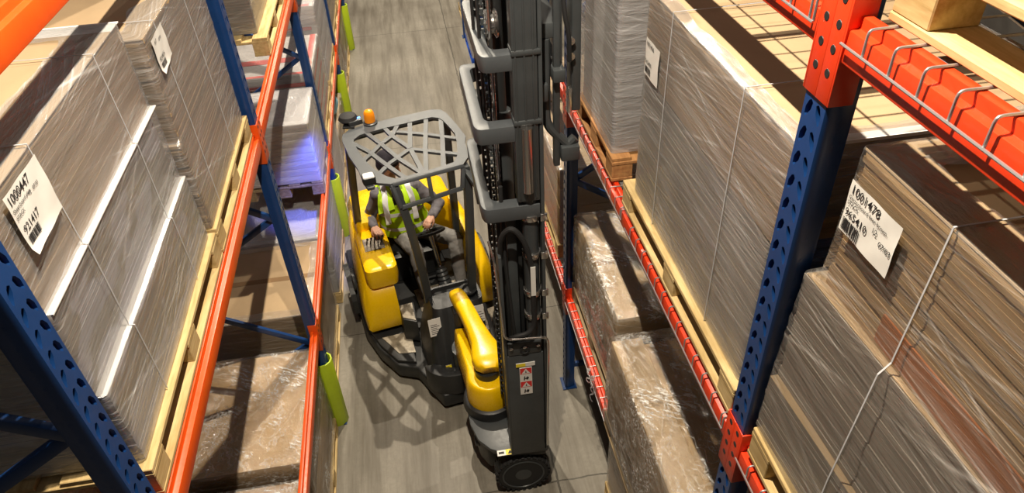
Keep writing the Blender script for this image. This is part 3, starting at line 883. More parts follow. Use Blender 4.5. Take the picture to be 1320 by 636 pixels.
MB().hexa([(1.145,1.68,Z1d+.145),(1.95,1.68,Z1d+.145),(1.95,2.88,Z1d+.145),(1.145,2.88,Z1d+.145),(1.145,1.68,1.93),(1.95,1.68,2.02),(1.95,2.88,2.02),(1.145,2.88,1.93)]).build('carton', M['card'], t, .006)
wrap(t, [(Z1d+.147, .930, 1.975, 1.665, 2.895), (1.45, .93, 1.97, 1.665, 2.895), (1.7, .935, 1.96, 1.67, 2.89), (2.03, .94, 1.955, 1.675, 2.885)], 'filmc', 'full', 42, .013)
t = low_load(1, 1.02, 1.95, 4.70, 5.85, 2.06, Z1d, 'four stacked grey cartons on the low right beam just behind the mast', 'cardp', 'filmd', 'full', 43, 4, amp=.003)
low_load(1, 1.02, 1.95, 6.0, 6.95, 2.0, Z1d, 'brown carton stack behind the mast on the low right beam', 'cardp', 'filmd', 'full', 44, 3, amp=.003)
# torn film tail hanging over the low beam
mb = MB()
for k, (yy, ln_) in enumerate(((3.30, .22), (3.27, .30), (3.335, .17))):
    prev = None
    for i in range(15):
        z = 1.27-ln_*i/14; q = Vector((.965+.012*math.sin(i*.9+k)-.012*k, yy+.015*math.sin(i*1.7+k*2), z)); w = .012*(1-i/18)
        cur = [mb.v(q+Vector((0, w, 0))), mb.v(q-Vector((.004, w, 0))), mb.v(q-Vector((-.0006, w, 0))), mb.v(q+Vector((.0006, w, 0)))]
        if prev:
            for e in range(4): mb.f([prev[e], prev[(e+1)%4], cur[(e+1)%4], cur[e]])
        prev = cur
tag(mb.build('torn_film', M['filmp'], None, base=(.96, 3.3, 1.1)), 'torn strip of clear film hanging from the low right beam beside the mast foot', 'film')
# ---- right, floor level --------------------------------------------------
t = low_load(1, 1.06, 1.98, 1.95, 3.13, .86, .0, 'brown board stack on the floor at the bottom edge right of the mast wheel', 'card', 'filmd', 'edge', 45, 2, amp=.002)
low_load(1, 1.05, 1.98, 10.05, 11.15, .9, .0, 'wrapped floor stack in the far right bays left of the mast', 'cardw', 'filmp', 'full', 46, 3, palm='wood2')
low_load(1, 1.0, 1.98, 11.35, 12.5, .9, .0, 'wrapped stack on a bright blue pallet left of the mast', 'cardw', 'filmp', 'full', 47, 3, palm='bluewood', plabel='bright blue pallet on the floor left of the mast top')
low_load(1, 1.05, 1.98, 12.9, 14.1, .9, .0, 'far right wrapped floor stack at the top edge beyond the blue pallet', 'cardp', 'filmp', 'full', 48, 3)
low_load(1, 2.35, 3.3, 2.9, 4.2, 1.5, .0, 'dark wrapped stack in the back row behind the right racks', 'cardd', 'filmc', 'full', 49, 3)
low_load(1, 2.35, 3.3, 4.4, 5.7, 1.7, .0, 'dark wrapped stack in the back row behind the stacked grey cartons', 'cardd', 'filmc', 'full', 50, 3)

# ------------------------------------------------------------------ truck
U = Vector((.985, .174, 0)).normalized(); Vv = Vector((-U.y, U.x, 0)); O = Vector((-.10, 5.2, 0))
def T(p): return O+U*p[0]+Vv*p[1]+Vector((0, 0, p[2]))
TR = thing('articulated_forklift', 'yellow and grey narrow-aisle forklift with raised mast standing in the aisle', 'forklift', (-.10, 5.2, 0))
def part(mb, name, mat, parent=None, bevel=0, seg=2, label=None, **kw):
    o = mb.build(name, M[mat], parent or TR, bevel, seg, **kw)
    if label: o['label'] = label
    return o
def TMB(): return MB(T)

# --- chassis -------------------------------------------------------------
skirt = [(-.70,.10), (-.62,-.22), (-.50,-.48), (-.34,-.58), (-.27,-.80), (-.20,-.99), (.05,-1.0), (.22,-.97), (.33,-.72), (.42,-.50), (.56,-.20), (.62,.10), (.62,1.40), (-.70,1.40)]
ch = part(TMB().prism(skirt, .05, .20), 'chassis', 'black', None, .02, 3)
# left/right lower cheeks above the skirt, stepping up toward the seat deck
part(TMB().prism([(-.68,.12), (-.60,-.20), (-.49,-.45), (-.33,-.53), (-.30,-.10), (-.30,1.38), (-.68,1.38)], .20, .235), 'step_shelf', 'black', ch, .01)
part(TMB().prism([(.60,.12), (.54,-.18), (.43,-.45), (.33,-.53), (.30,-.10), (.30,1.38), (.60,1.38)], .20, .235), 'step_shelf', 'black', ch, .01)
part(TMB().prism([(-.57,-.12), (-.52,-.23), (-.46,-.38), (-.31,-.42), (-.30,-.13)], .235, .245), 'step_plate', 'plate', None, .003)
part(TMB().prism([(.57,-.10), (.52,-.20), (.44,-.38), (.33,-.42), (.32,-.13)], .235, .245), 'step_plate', 'plate', None, .003)
part(TMB().hexa([(-.36,-.22,.235),(-.23,-.30,.235),(-.20,.02,.235),(-.36,.02,.235),(-.35,-.19,.47),(-.23,-.27,.47),(-.20,.02,.47),(-.35,.02,.47)]), 'upper_step', 'black', None, .012)
part(TMB().prism([(-.345,-.17), (-.24,-.25), (-.22,.0), (-.345,.0)], .47, .48), 'step_plate', 'plate', None, .003)
part(TMB().box(-.34, .45, -.12, .75, .236, .25), 'floor_pan', 'black', None, .008)
part(TMB().box(-.13, .42, .08, .42, .25, .257), 'pedal_plate', 'plate', None, .003)
for a in (.06, .30): part(TMB().hexa([(a-.04,.10,.26),(a+.04,.10,.26),(a+.04,.22,.26),(a-.04,.22,.26),(a-.04,.06,.33),(a+.04,.06,.33),(a+.04,.20,.28),(a-.04,.20,.28)]), 'pedal', 'rubber', None, .006)

# dashboard pillar: tall black box with rounded front, tapering down to the nose
def rr(a0, a1, b0, b1, r, z, n=5):
    out = []
    for (cx, cy, s) in ((a1-r,b1-r,0), (a0+r,b1-r,90), (a0+r,b0+r,180), (a1-r,b0+r,270)):
        for k in range(n+1):
            t = math.radians(s+90*k/n); out.append((cx+r*math.cos(t), cy+r*math.sin(t), z))
    return out
dash = TMB().loft([rr(-.24,.32,-.93,-.25,.09,.20), rr(-.23,.32,-.86,-.25,.09,.42), rr(-.18,.32,-.74,-.25,.08,.60), rr(-.13,.33,-.64,-.26,.07,.80), rr(-.12,.34,-.60,-.30,.07,.86), rr(-.09,.31,-.57,-.32,.06,.86), rr(-.08,.30,-.56,-.33,.06,.82)])
dd = part(dash, 'dashboard', 'black', None, 0, angle=40)
part(TMB().lathe((.24,-.46,.865), [(.075,0),(.08,.02),(.055,.025),(.05,.005)], 'z', 20), 'cup_rim', 'black', dd)
# nose round the articulation pin, with open arch
nose = TMB().band([(.0+.30*math.cos(t), -.80+.22*math.sin(t)) for t in [PI+PI*k/12 for k in range(13)]],
                  [(.02+.17*math.cos(t), -.80+.12*math.sin(t)) for t in [PI+PI*k/12 for k in range(13)]], .20, .44)
part(nose, 'pivot_nose', 'black', None, .012)
def sticker(parent, c, r_, up_, w, h, cells, name='warning_sticker', lab=None):
    """small printed plate lying on a face; cells: (material, a0, a1, b0, b1) rectangles or ('tri', ...)"""
    c = Vector(c); r_ = Vector(r_).normalized(); up_ = Vector(up_); up_ = (up_-r_*up_.dot(r_)).normalized(); n = r_.cross(up_)
    def P(a, b, d): return c+r_*(a-.5)*w+up_*(b-.5)*h+n*d
    mb = MB(); mb.hexa([P(0,0,-.002), P(1,0,-.002), P(1,1,-.002), P(0,1,-.002), P(0,0,.002), P(1,0,.002), P(1,1,.002), P(0,1,.002)])
    s = mb.build(name, M['paper'], parent, smooth=False)
    if lab: s['label'] = lab
    if parent.parent is not None: tgt = parent
    else: tgt = s
    by = {}
    for kind, mat, q in cells:
        m = by.setdefault(mat, MB()); d = .0026 if kind == 'rect' else .0034
        if kind == 'rect': m.f([m.v(P(q[0],q[2],d)), m.v(P(q[1],q[2],d)), m.v(P(q[1],q[3],d)), m.v(P(q[0],q[3],d))])
        elif kind == 'poly': m.f([m.v(P(x,y,.0034)) for x, y in q])
        elif kind == 'top': m.f([m.v(P(x,y,.0042)) for x, y in q])
    for mat, m in by.items(): m.build('printing', M[mat], tgt, smooth=False)
    return s
txtlines = lambda n: [('rect', 'ink', (.15, .85-.2*(i % 2), .12+.62*i/n, .12+.62*i/n+.035)) for i in range(n)]
Ud, Vd = tuple(U), tuple(Vv)
cl = T((-.135,-.672,.735)); sticker(TR, cl, T((0,-.64,0))-T((-.18,-.60,0)) if False else Ud, (0,.25,1), .11, .17, txtlines(6), 'instruction_sticker', 'white instruction sticker')
cl = T((.275,-.668,.755)); sticker(TR, cl, Ud, (0,.22,1), .10, .17, txtlines(4), 'instruction_sticker', 'white instruction sticker')
cl = T((-.10,-.895,.40)); sticker(TR, cl, Ud, (0,.3,1), .05, .11, [('rect','ysign',(0,1,.5,1)), ('poly','ink',[(.2,.58),(.8,.58),(.5,.92)]), ('rect','ink',(.3,.7,.1,.4))], 'warning_sticker', 'yellow and white sticker')

# side cowls
def cowl(sg, c0, win=.33):
    """yellow side cowl; outer skin bulges, top slopes down toward the front"""
    L = []
    for (b, ao, ai, zt, zb) in ((-.07,.60,.34,.42,.30), (-.03,.605,.33,.60,.26), (.06,.61,.33,.72,.26), (.20,.61,.33,.80,.26), (.40,.60,.33,.87,.26), (.65,.59,.33,.90,.26), (.95,.57,.33,.90,.26), (1.25,.54,.33,.86,.30), (1.36,.50,.33,.78,.34)):
        r = .07; ai = win
        pts = [(ai,zb), (ao+.02,zb), (ao+.05,zb+(zt-zb)*.35), (ao+.03,zb+(zt-zb)*.7), (ao-.01,zt-r*.45), (ao-r*.5,zt-.012), (max(ao-r*1.2,ai+.01),zt), (ai,zt)]
        L.append([(c0+sg*x, b, z) for x, z in pts])
    return TMB().loft(L)
cwl = part(cowl(-1, -.02), 'side_cowl', 'yellow', None, 0, angle=50)
cwr = part(cowl(1, -.02, .475), 'side_cowl', 'yellow', None, 0, angle=50)
# round louvre on the left cowl
lv = TMB().lathe((-.70,.42,.56), [(.085,.02),(.09,-.0),(.08,-.006),(.02,-.008)], 'x', 24)
part(lv, 'fuel_cap', 'steel', cwl)
# rear hood behind the seat
part(TMB().loft([rr(-.56,.52,.98,1.50,.10,.22), rr(-.56,.52,.98,1.50,.10,.78), rr(-.52,.48,1.0,1.46,.10,.90), rr(-.46,.42,1.02,1.42,.10,.93)]), 'rear_hood', 'yellow', None, 0, angle=40)
# right-hand control console on the left cowl with overhanging front lid
con = part(TMB().loft([rr(-.575,-.30,.02,.62,.05,.74), rr(-.59,-.285,.0,.64,.06,.86), rr(-.585,-.29,.01,.66,.06,.945), rr(-.56,-.31,.04,.64,.05,.965)]), 'control_console', 'yellow', None, 0, angle=40)
part(TMB().prism([(-.53,.30), (-.34,.30), (-.34,.50), (-.53,.50)], .965, .972), 'lever_plate', 'plate', con, .003)
for k in range(5):
    a = -.50+.036*k
    lvr = TMB().tube([(a,.40,.97), (a+.004,.385,1.01), (a+.012,.372,1.045)], .006, 8); lvr.ell((a+.014,.369,1.055), (.011,.011,.015), seg=12, rings=8)
    part(lvr, 'lever', 'black', con)
part(TMB().loft([rr(-.55,-.36,.66,.98,.05,.88), rr(-.55,-.36,.66,.98,.05,1.0), rr(-.53,-.38,.68,.96,.04,1.03)]), 'arm_rest', 'yellow', None, 0, angle=40)
# seat
st = part(TMB().loft([rr(-.30,.24,.62,1.08,.08,.26), rr(-.30,.24,.62,1.08,.08,.50), rr(-.29,.23,.60,1.08,.09,.565), rr(-.24,.18,.64,1.04,.08,.585)]), 'seat', 'black', None, 0, angle=50)
bk = TMB(); 
for z in (0,): pass
bk.loft([[(x, y, z) for x, y, _ in rr(-.29+e,.23-e,1.04+z*.10-.02,1.14+z*.10-.02,.045,0)] for z, e in ((.55,.02),(.62,0),(.95,.01),(1.08,.06))])
part(bk, 'seat_backrest', 'black', None, 0, angle=50)
# steering column with bellows, tilted wheel
sb, sc = Vector((.19,.26,.26)), Vector((.12,.455,.90)); ax = (sc-sb).normalized()
pr_ = []; rad = []
for k in range(25):
    t = .04+.40*k/24; pr_.append(sb+(sc-sb)*t); rad.append(.062-.022*k/24+(.012 if k % 4 < 2 else -.006))
part(TMB().tube(pr_, rad, 18), 'column_bellows', 'steel', None, angle=60)
col_ = part(TMB().cyl(sb+(sc-sb)*.42, sb+(sc-sb)*.97, .021), 'steering_column', 'chrome')
wax = Vector((-.08, .50, .86)).normalized(); e1 = wax.cross(Vector((1,0,0))).normalized(); e2 = wax.cross(e1)
whm = TMB(); R_ = .145
whm.tube([sc+(e1*math.cos(t)+e2*math.sin(t))*R_ for t in [2*PI*k/40 for k in range(41)]], .0155, 10, False)
for t in (.5, 2.6, 4.7): whm.bar(sc-wax*.015, sc+(e1*math.cos(t)+e2*math.sin(t))*R_, .028, .010, tuple(wax))
whm.cyl(sc-wax*.03, sc+wax*.012, .035, .03)
part(whm, 'steering_wheel', 'rubber')
kn = TMB(); q = sc+(e1*math.cos(1.9)+e2*math.sin(1.9))*R_

# wheels under the tail
def wheel(c, axis, r, w, lab=None, parent=None, tm=MB):
    d = 1 if axis[0] == '-' else -1; a = axis[-1]
    prof = [(r*.55,-w/2),(r*.9,-w/2),(r*.98,-w*.38),(r,-w*.2),(r,w*.2),(r*.98,w*.38),(r*.9,w/2),(r*.55,w/2)]
    ty = tm().lathe(c, prof, a, 40)
    for k in range(28):
        q = 2*PI*k/28; rd = Vector((math.cos(q), 0, math.sin(q))) if a == 'y' else Vector((0, math.cos(q), math.sin(q)))
        al = Vector((0, 1, 0)) if a == 'y' else Vector((1, 0, 0))
        for sd in (-1, 1):
            p0 = Vector(c)+rd*(r*.985)+al*(sd*w*.08); p1 = Vector(c)+rd*(r*.96)+al*(sd*w*.52)
            ty.bar(p0, p1, r*.11, r*.07, tuple(rd))
    t = part(ty, 'wheel', 'rubber', parent, angle=30)
    s = -1 if axis[0] == '-' else 1
    rim_ = tm().lathe(c, [(r*.78,s*w*.40),(r*.78,s*w*.53),(r*.73,s*w*.535),(r*.70,s*w*.40)], a, 36); part(rim_, 'wheel_rim', 'steel', t)
    hub = tm().lathe(c, [(r*.60,s*w*.3),(r*.58,s*w*.47),(r*.52,s*w*.47),(r*.42,s*w*.28),(r*.36,s*w*.28),(r*.30,s*w*.5),(r*.12,s*w*.52),(.002,s*w*.52)], a, 32)
    for k in range(8):
        q = 2*PI*k/8; o = {'y': (r*.40*math.cos(q), s*w*.34, r*.40*math.sin(q)), 'x': (s*w*.34, r*.40*math.cos(q), r*.40*math.sin(q))}[a]
        hub.ell(Vector(c)+Vector(o), (.010,.010,.010), seg=8, rings=6)
    part(hub, 'wheel_hub', 'steel', t)
    return t
wheel((-.655,.62,.25), '-x', .25, .14, tm=TMB); wheel((.585,.62,.25), '+x', .25, .14, tm=TMB)
# arched mudguard strip above the tail wheel
mg = TMB().band([(.30*math.cos(t), .30*math.sin(t)) for t in [PI*k/14 for k in range(15)]], [(.27*math.cos(t), .27*math.sin(t)) for t in [PI*k/14 for k in range(15)]], 0, 1)
mg.bm.free(); mg = TMB()
for sg, xo in ((-1,-.73),(1,.66)):
    o_ = [(xo, .62+.31*math.cos(t), .24+.31*math.sin(t)) for t in [PI*k/14 for k in range(15)]]
    for p, q in zip(o_, o_[1:]):
        mg.bar(p, q, .05, .012, (p[0]*0, p[1]-.62, p[2]-.24))
part(mg, 'mudguard', 'black', None, 0)

# --- overhead guard ------------------------------------------------------
gz = 2.15
outer = [(-.522,.332),(-.505,.42),(-.44,.49),(-.32,.515),(-.112,.538),(.10,.552),(.315,.56),(.385,.52),(.415,.44),(.44,.22),(.457,-.015),(.42,-.12),(.39,-.33),(.31,-.437),(.05,-.465),(-.266,-.496),(-.36,-.44),(-.47,-.36),(-.475,-.182),(-.509,.05)]
inner = [(-.438,.25),(-.425,.31),(-.36,.365),(-.29,.375),(-.144,.395),(.07,.41),(.277,.42),(.325,.386),(.35,.33),(.375,.16),(.385,.06),(.365,-.06),(.31,-.28),(.25,-.375),(.03,-.41),(-.225,-.43),(-.29,-.36),(-.35,-.24),(-.39,-.10),(-.42,.08)]
gt = TMB(); gt.band(outer, inner, gz-.022, gz, True)
bars = [[(-.45,.262),(-.342,.062),(-.258,-.181),(-.154,-.445)], [(-.312,.40),(-.228,.152),(-.142,-.135),(-.019,-.425)], [(-.146,.40),(-.115,.248),(-.018,-.015)], [(-.45,-.095),(-.322,.041),(-.228,.152),(-.115,.248),(-.033,.41)], [(-.33,-.295),(-.221,-.173),(-.121,-.095),(-.018,-.015)], [(.078,.42),(-.018,-.015),(-.008,-.43)], [(.223,.42),(.10,-.05),(.013,-.43)], [(.345,.38),(.26,0),(.155,-.42)], [(-.06,.31),(.163,.167),(.40,-.02)], [(-.018,-.015),(.13,-.12),(.345,-.265)]]
kz = 0
for b in bars:
    for p, q in zip(b, b[1:]):
        kz += 1; gt.bar((*p, gz-.011-.0003*kz), (*q, gz-.011-.0003*kz), .038, .022)
og = part(gt, 'overhead_guard', 'guardsteel', None, 0, angle=30)
part(TMB().prism([(-.42,-.30), (-.40,-.47), (-.455,-.47), (-.475,-.33)], gz-.03, gz-.004), 'lamp_bracket', 'guardsteel', og, .003)
rim = TMB().band([(-.50,.30),(-.505,.42),(-.44,.49),(-.112,.538),(.315,.56),(.385,.52),(.415,.44)], [(-.47,.30),(-.475,.40),(-.42,.46),(-.10,.51),(.31,.53),(.36,.50),(.385,.44)], gz-.10, gz-.022)
part(rim, 'guard_rim', 'guardsteel', og, .003)
# front apron with two windows
ap = TMB()
A0, A1 = (-.27,-.49,gz-.01), (.31,-.44,gz-.01); B0, B1 = (-.235,-.555,gz-.19), (.27,-.505,gz-.17)
ap.bar(A0, A1, .05, .03, (0,.5,1)); ap.bar(B0, B1, .03, .035, (0,.5,1)); ap.bar(A0, B0, .04, .03, (1,0,0)); ap.bar(A1, B1, .04, .03, (1,0,0))
ap.bar((.02,-.466,gz-.01), (.017,-.53,gz-.18), .035, .03, (1,0,0))
part(ap, 'guard_apron', 'guardsteel', og, .004)
# posts
P_ = [('left front', [(-.26,-.47,gz-.03),(-.215,-.53,gz-.25),(-.17,-.52,1.5),(-.12,-.40,.95),(-.115,-.36,.78)]),
      ('right front', [(.33,-.40,gz-.03),(.33,-.44,1.9),(.29,-.48,1.3),(.28,-.44,.86)]),
      ('left rear', [(-.48,.28,gz-.03),(-.50,.50,1.6),(-.52,.82,.86),(-.52,.90,.6)]),
      ('right rear', [(.395,.42,gz-.03),(.41,.52,1.6),(.43,.62,.9),(.43,.66,.6)])]
for nm, pts in P_:
    pp = smooth_path(pts, 5); mb = TMB()
    secs = []
    for p in pp: secs.append([(p.x-.033, p.y-.036, p.z), (p.x+.033, p.y-.036, p.z), (p.x+.033, p.y+.036, p.z), (p.x-.033, p.y+.036, p.z)])
    part(mb.loft(secs), 'guard_post', 'steel', None, .006)
# gusset arm at the guard's right front corner
part(TMB().hexa([(.30,-.44,gz-.06),(.36,-.36,gz-.06),(.46,-.66,gz-.26),(.40,-.70,gz-.26),(.30,-.44,gz-.03),(.36,-.36,gz-.03),(.46,-.66,gz-.20),(.40,-.70,gz-.20)]), 'gusset_arm', 'steel', og, .006)
# work lamp, beacon, blue spot, mirror
wl = part(TMB().loft([rr(-.475,-.375,-.44,-.345,.018,gz+.0), rr(-.475,-.375,-.44,-.345,.018,gz+.055)]), 'work_lamp', 'black', None, .004)
part(TMB().loft([rr(-.468,-.382,-.433,-.352,.014,gz+.055), rr(-.464,-.386,-.43,-.356,.014,gz+.061)]), 'lamp_lens', 'lens', wl)
bc = part(TMB().lathe((-.245,.53,gz), [(.062,0),(.064,.012),(.05,.018),(.048,.02)]), 'beacon', 'steel', None)
part(TMB().lathe((-.245,.53,gz+.02), [(.046,0),(.047,.05),(.043,.085),(.034,.10),(.012,.108)]), 'beacon_lens', 'amber', bc, label='orange beacon lens')
part(TMB().bar((-.44,.50,gz+.01), (-.40,.62,gz+.01), .10, .012), 'mirror_arm', 'black', None)
part(TMB().lathe((-.42,.60,gz+.05), [(.02,-.03),(.07,-.02),(.085,.0),(.07,.03),(.03,.045)], 'z', 24), 'dome_mirror', 'rubber', None)
bl = part(TMB().bar((-.43,.53,gz+.03), (-.31,.555,gz+.03), .045, .045), 'blue_spot_light', 'steel', None, .006)
part(TMB().bar((-.42,.555,gz+.04), (-.32,.575,gz+.04), .02, .03), 'spot_lens', 'blueled', bl)

# --- articulated mast carrier (turned to face the right rack) ---------------
pl_ = [(.07,4.02), (.055,3.80), (.065,3.60), (.11,3.44), (.19,3.34), (.28,3.29), (.45,3.27), (.62,3.26), (.63,4.10), (.50,4.16), (.25,4.14), (.12,4.10)]
part(MB().prism(pl_, .485, .515), 'carrier_plate', 'steel', None, .006)
lo = [(x+(.02 if x < .3 else -.01), y+(.02 if y < 3.6 else -.02)) for x, y in pl_]
part(MB().prism(lo, .42, .485), 'carrier_skirt', 'black', None, .006)
part(MB().prism([(.10,4.0),(.09,3.75),(.12,3.55),(.18,3.44),(.60,3.42),(.60,4.0)], .14, .42), 'carrier_body', 'black', None, .02)
part(MB().lathe((.115,3.60,.30), [(.04,-.03),(.05,0),(.03,.03)], 'x', 16), 'hub_bolt', 'steel')
wheel((.425,3.335,.215), '-y', .215, .13); wheel((.425,4.05,.215), '+y', .215, .13)
# pivot tower: yellow tub, dark ring, gooseneck lid reaching back to the dashboard
pc = Vector((.255, 3.80, 0))
part(MB().lathe(pc, [(.215,.515),(.22,.53),(.21,.60),(.195,.61)], 'z', 36), 'pivot_base', 'black')
def tub(z, s):
    pts = []
    for k in range(14):
        t = math.radians(180+200*k/13-10); pts.append((pc.x+.185*s*math.cos(t), pc.y+.17*s*math.sin(t), z))
    return pts
def hullpts(z, r, back, wd):
    pts = []
    for k in range(15):
        t = PI+PI*k/14; pts.append((pc.x+r*math.cos(t), pc.y+r*math.sin(t), z))
    e = back
    pts += [(pc.x+r*.98, pc.y+.10, z), (e[0]+wd, e[1], z), (e[0]-wd, e[1], z), (pc.x-r*.98, pc.y+.10, z)]
    return pts
part(MB().loft([hullpts(.58,.185,(.16,4.30),.13), hullpts(.70,.180,(.15,4.34),.12), hullpts(.80,.172,(.14,4.36),.10), hullpts(.84,.155,(.14,4.36),.09)]), 'pivot_tub', 'yellow', None, .012, 3, angle=45)
part(MB().lathe((pc.x,pc.y+.02,0), [(.10,.83),(.10,.90)], 'z', 28), 'pivot_ring', 'black')
kc = Vector((.275, 3.85, 0))
gn = MB()
def lid(z, r, wd):
    pts = []
    for k in range(17):
        t = PI*.98+PI*1.04*k/16; pts.append((kc.x+r*math.cos(t), kc.y+r*math.sin(t), z))
    return pts
sec = []
# gooseneck as a swept rounded body: knob end to dashboard end
path = [(Vector((.275,3.735,.955)), .075, .045), (Vector((.275,3.77,.965)), .115, .065), (Vector((.272,3.84,.975)), .132, .075), (Vector((.262,3.92,.985)), .118, .075), (Vector((.245,4.0,1.0)), .092, .072), (Vector((.21,4.14,1.02)), .075, .07), (Vector((.165,4.32,1.045)), .07, .068), (Vector((.12,4.48,1.05)), .07, .066), (Vector((.105,4.54,1.03)), .066, .07), (Vector((.095,4.58,.98)), .05, .06)]
dirs = []
for i, (p, w_, h_) in enumerate(path):
    d = (path[min(i+1,len(path)-1)][0]-path[max(i-1,0)][0]).normalized(); sd = d.cross(Vector((0,0,1))).normalized(); up_ = sd.cross(d)
    sec.append([p+sd*(w_*math.copysign(abs(math.cos(t))**.62, math.cos(t)))+up_*(h_*math.copysign(abs(math.sin(t))**.62, math.sin(t))) for t in [2*PI*k/24 for k in range(24)]])
part(gn.loft(sec), 'gooseneck_cover', 'yellow', None, 0, angle=60)
part(MB().bar((.13,4.42,.62), (.13,4.42,1.0), .16, .10, (0,1,0)), 'pivot_support', 'black', None, .01)
part(MB().cyl((.13,4.36,.15), (.13,4.36,.60), .13, .13, 28), 'pivot_pin', 'steel')

# mast: near and far rails, cross ties bulging back to the driver, cylinders, chains
def chan(x0, x1, y0, y1, z0, z1, op):
    """C-section rail, open toward op (+1/-1 in y)"""
    t = .022
    if op > 0: pr = [(x0,y0),(x1,y0),(x1,y1),(x1-t,y1),(x1-t,y0+t),(x0+t,y0+t),(x0+t,y1),(x0,y1)]
    else: pr = [(x0,y1),(x0,y0),(x0+t,y0),(x0+t,y1-t),(x1-t,y1-t),(x1-t,y0),(x1,y0),(x1,y1)]
    return MB().prism(pr, z0, z1)
YN, YF = 3.25, 4.02
part(chan(.475, .60, YN, YN+.10, 2.83, 4.9, 1), 'mast_rail', 'steel', None, .004)
part(chan(.475, .60, YF-.05, YF+.05, .52, 4.9, -1), 'mast_rail', 'steel', None, .004)
for x_ in (.49, .535, .58): part(MB().box(x_-.004, x_+.004, YN-.005, YN+.002, 2.85, 4.9), 'rail_rib', 'steel', None, .001)
# inner (moving) rails
part(chan(.50, .585, YN+.035, YN+.12, 1.2, 4.9, 1), 'inner_rail', 'black', None, .003)
part(chan(.50, .585, YF-.12, YF-.06, 1.2, 4.9, -1), 'inner_rail', 'black', None, .003)
# right lip strip of the lower mast running full height at the near side
part(MB().box(.605, .625, YN+.0, YN+.10, .52, 4.9), 'mast_flange', 'steel', None, .003)
part(MB().box(.35, .60, YN+.0, YN+.03, .515, 1.60), 'mast_cover', 'steel', None, .006)
mc = part(MB().box(.36, .59, YN-.004, YN+.02, 1.60, 1.72), 'mast_head_block', 'steel', None, .012)
mb = MB()
for x in (.385, .475, .565): mb.lathe((x, YN-.004, 1.68), [(.012,0),(.012,-.012),(.006,-.016)], 'y', 10)
part(mb, 'bolt', 'chrome', mc)
part(MB().lathe((.475, YN-.003, 1.645), [(.035,0),(.035,-.006),(.025,-.007),(.022,.01)], 'y', 20), 'port', 'rubber', mc)
part(MB().box(.34, .36, YN+.0, YN+.13, .515, 2.45), 'mast_web', 'steel', None, .004)
part(MB().box(.41, .47, YN+.10, YN+.15, 1.2, 2.75), 'hose_channel', 'steel', None, .006)
part(MB().box(.36, .60, YN+.16, YN+.18, .52, 2.70), 'mast_back_plate', 'black', None, .004)
# lift cylinder with chrome rod
cy = part(MB().cyl((.55,YN+.055,1.72), (.55,YN+.055,2.88), .046, .046, 24), 'lift_cylinder', 'steel')
part(MB().lathe((.55,YN+.055,2.86), [(.05,0),(.052,.015),(.052,.06),(.036,.07)], 'z', 24), 'cylinder_cap', 'steel', cy)
part(MB().cyl((.535,YN-.005,2.9), (.535,YN-.005,3.30), .03, .03, 20), 'chrome_rod', 'chrome')
for z in (2.70, 2.42, 2.12, 1.92):
    mb = MB().band([(.55+.058*math.cos(t), YN+.055+.058*math.sin(t)) for t in [2*PI*k/24 for k in range(24)]], [(.55+.046*math.cos(t), YN+.055+.046*math.sin(t)) for t in [2*PI*k/24 for k in range(24)]], z-.02, z+.02, True)
    mb.box(.60, .64, YN-.002, YN+.012, z-.02, z+.03); part(mb, 'hose_clip', 'chrome', None, .002)
part(MB().tube(smooth_path([(.36,YN+.06,2.40),(.37,YN+.02,2.58),(.43,YN-.01,2.66),(.50,YN-.02,2.55),(.535,YN-.02,2.35),(.54,YN-.02,2.05),(.54,YN-.02,1.9),(.50,YN-.03,1.83),(.42,YN-.02,1.80),(.39,YN+.01,1.76)], 6), .017, 10), 'hydraulic_hose', 'rubber')
part(MB().box(.525, .555, YN-.04, YN-.036, 2.15, 2.38), 'hose_print', 'paper', None, label='white lettering strip on the hose')
part(MB().tube(smooth_path([(.39,YN+.08,2.9),(.385,YN+.06,2.5),(.40,YN+.04,2.1),(.42,YN+.03,1.75)], 6), .012, 8), 'hydraulic_hose', 'rubber')
# bent bright tube guarding the hoses
part(MB().tube(fillet([(.295,YN+.05,2.55),(.315,YN-.02,2.45),(.345,YN-.035,1.80),(.615,YN-.035,1.77),(.63,YN-.02,1.70),(.612,YN-.02,.60),(.612,YN+.02,.56)], .05, 5), .0085, 10), 'guard_tube', 'chrome')
# front warning sticker
rc = Vector((.475, YN-.0035, 1.34))
cells = [('rect','redsign',(.04,.96,.77,.985)), ('poly','paper',[(.15,.79),(.85,.79),(.5,.965)]), ('top','ink',[(.44,.82),(.56,.82),(.5,.92)]), ('rect','redsign',(.04,.96,.27,.485)), ('poly','paper',[(.15,.29),(.85,.29),(.5,.465)]), ('top','ink',[(.44,.32),(.56,.32),(.5,.42)])]
for b in (.55, .06): cells += [('top','ink',[(.30,b),(.38,b),(.44,b+.10),(.40,b+.16),(.34,b+.12)]), ('top','ink',[(.52,b+.02),(.66,b+.02),(.74,b+.09),(.60,b+.13),(.50,b+.09)]), ('top','ink',[(.40,b+.05),(.55,b+.05),(.55,b+.07),(.40,b+.07)])]
sticker(TR, rc, (1,0,0), (0,0,1), .085, .27, cells, 'warning_sticker', 'red and white warning sticker')
sticker(TR, (.475,YN-.0035,1.505), (1,0,0), (0,0,1), .13, .035, [('rect','ysign',(.0,.5,.05,.95))], 'capacity_plate', 'pale yellow plate')
sticker(TR, (.30,3.285,.5175), (1,0,0), (0,1,0), .13, .05, [('rect','ysign',(.5,1,0,1)), ('poly','ink',[(.6,.15),(.9,.15),(.75,.85)]), ('rect','ink',(.08,.4,.3,.7))], 'warning_sticker', 'white and yellow sticker')
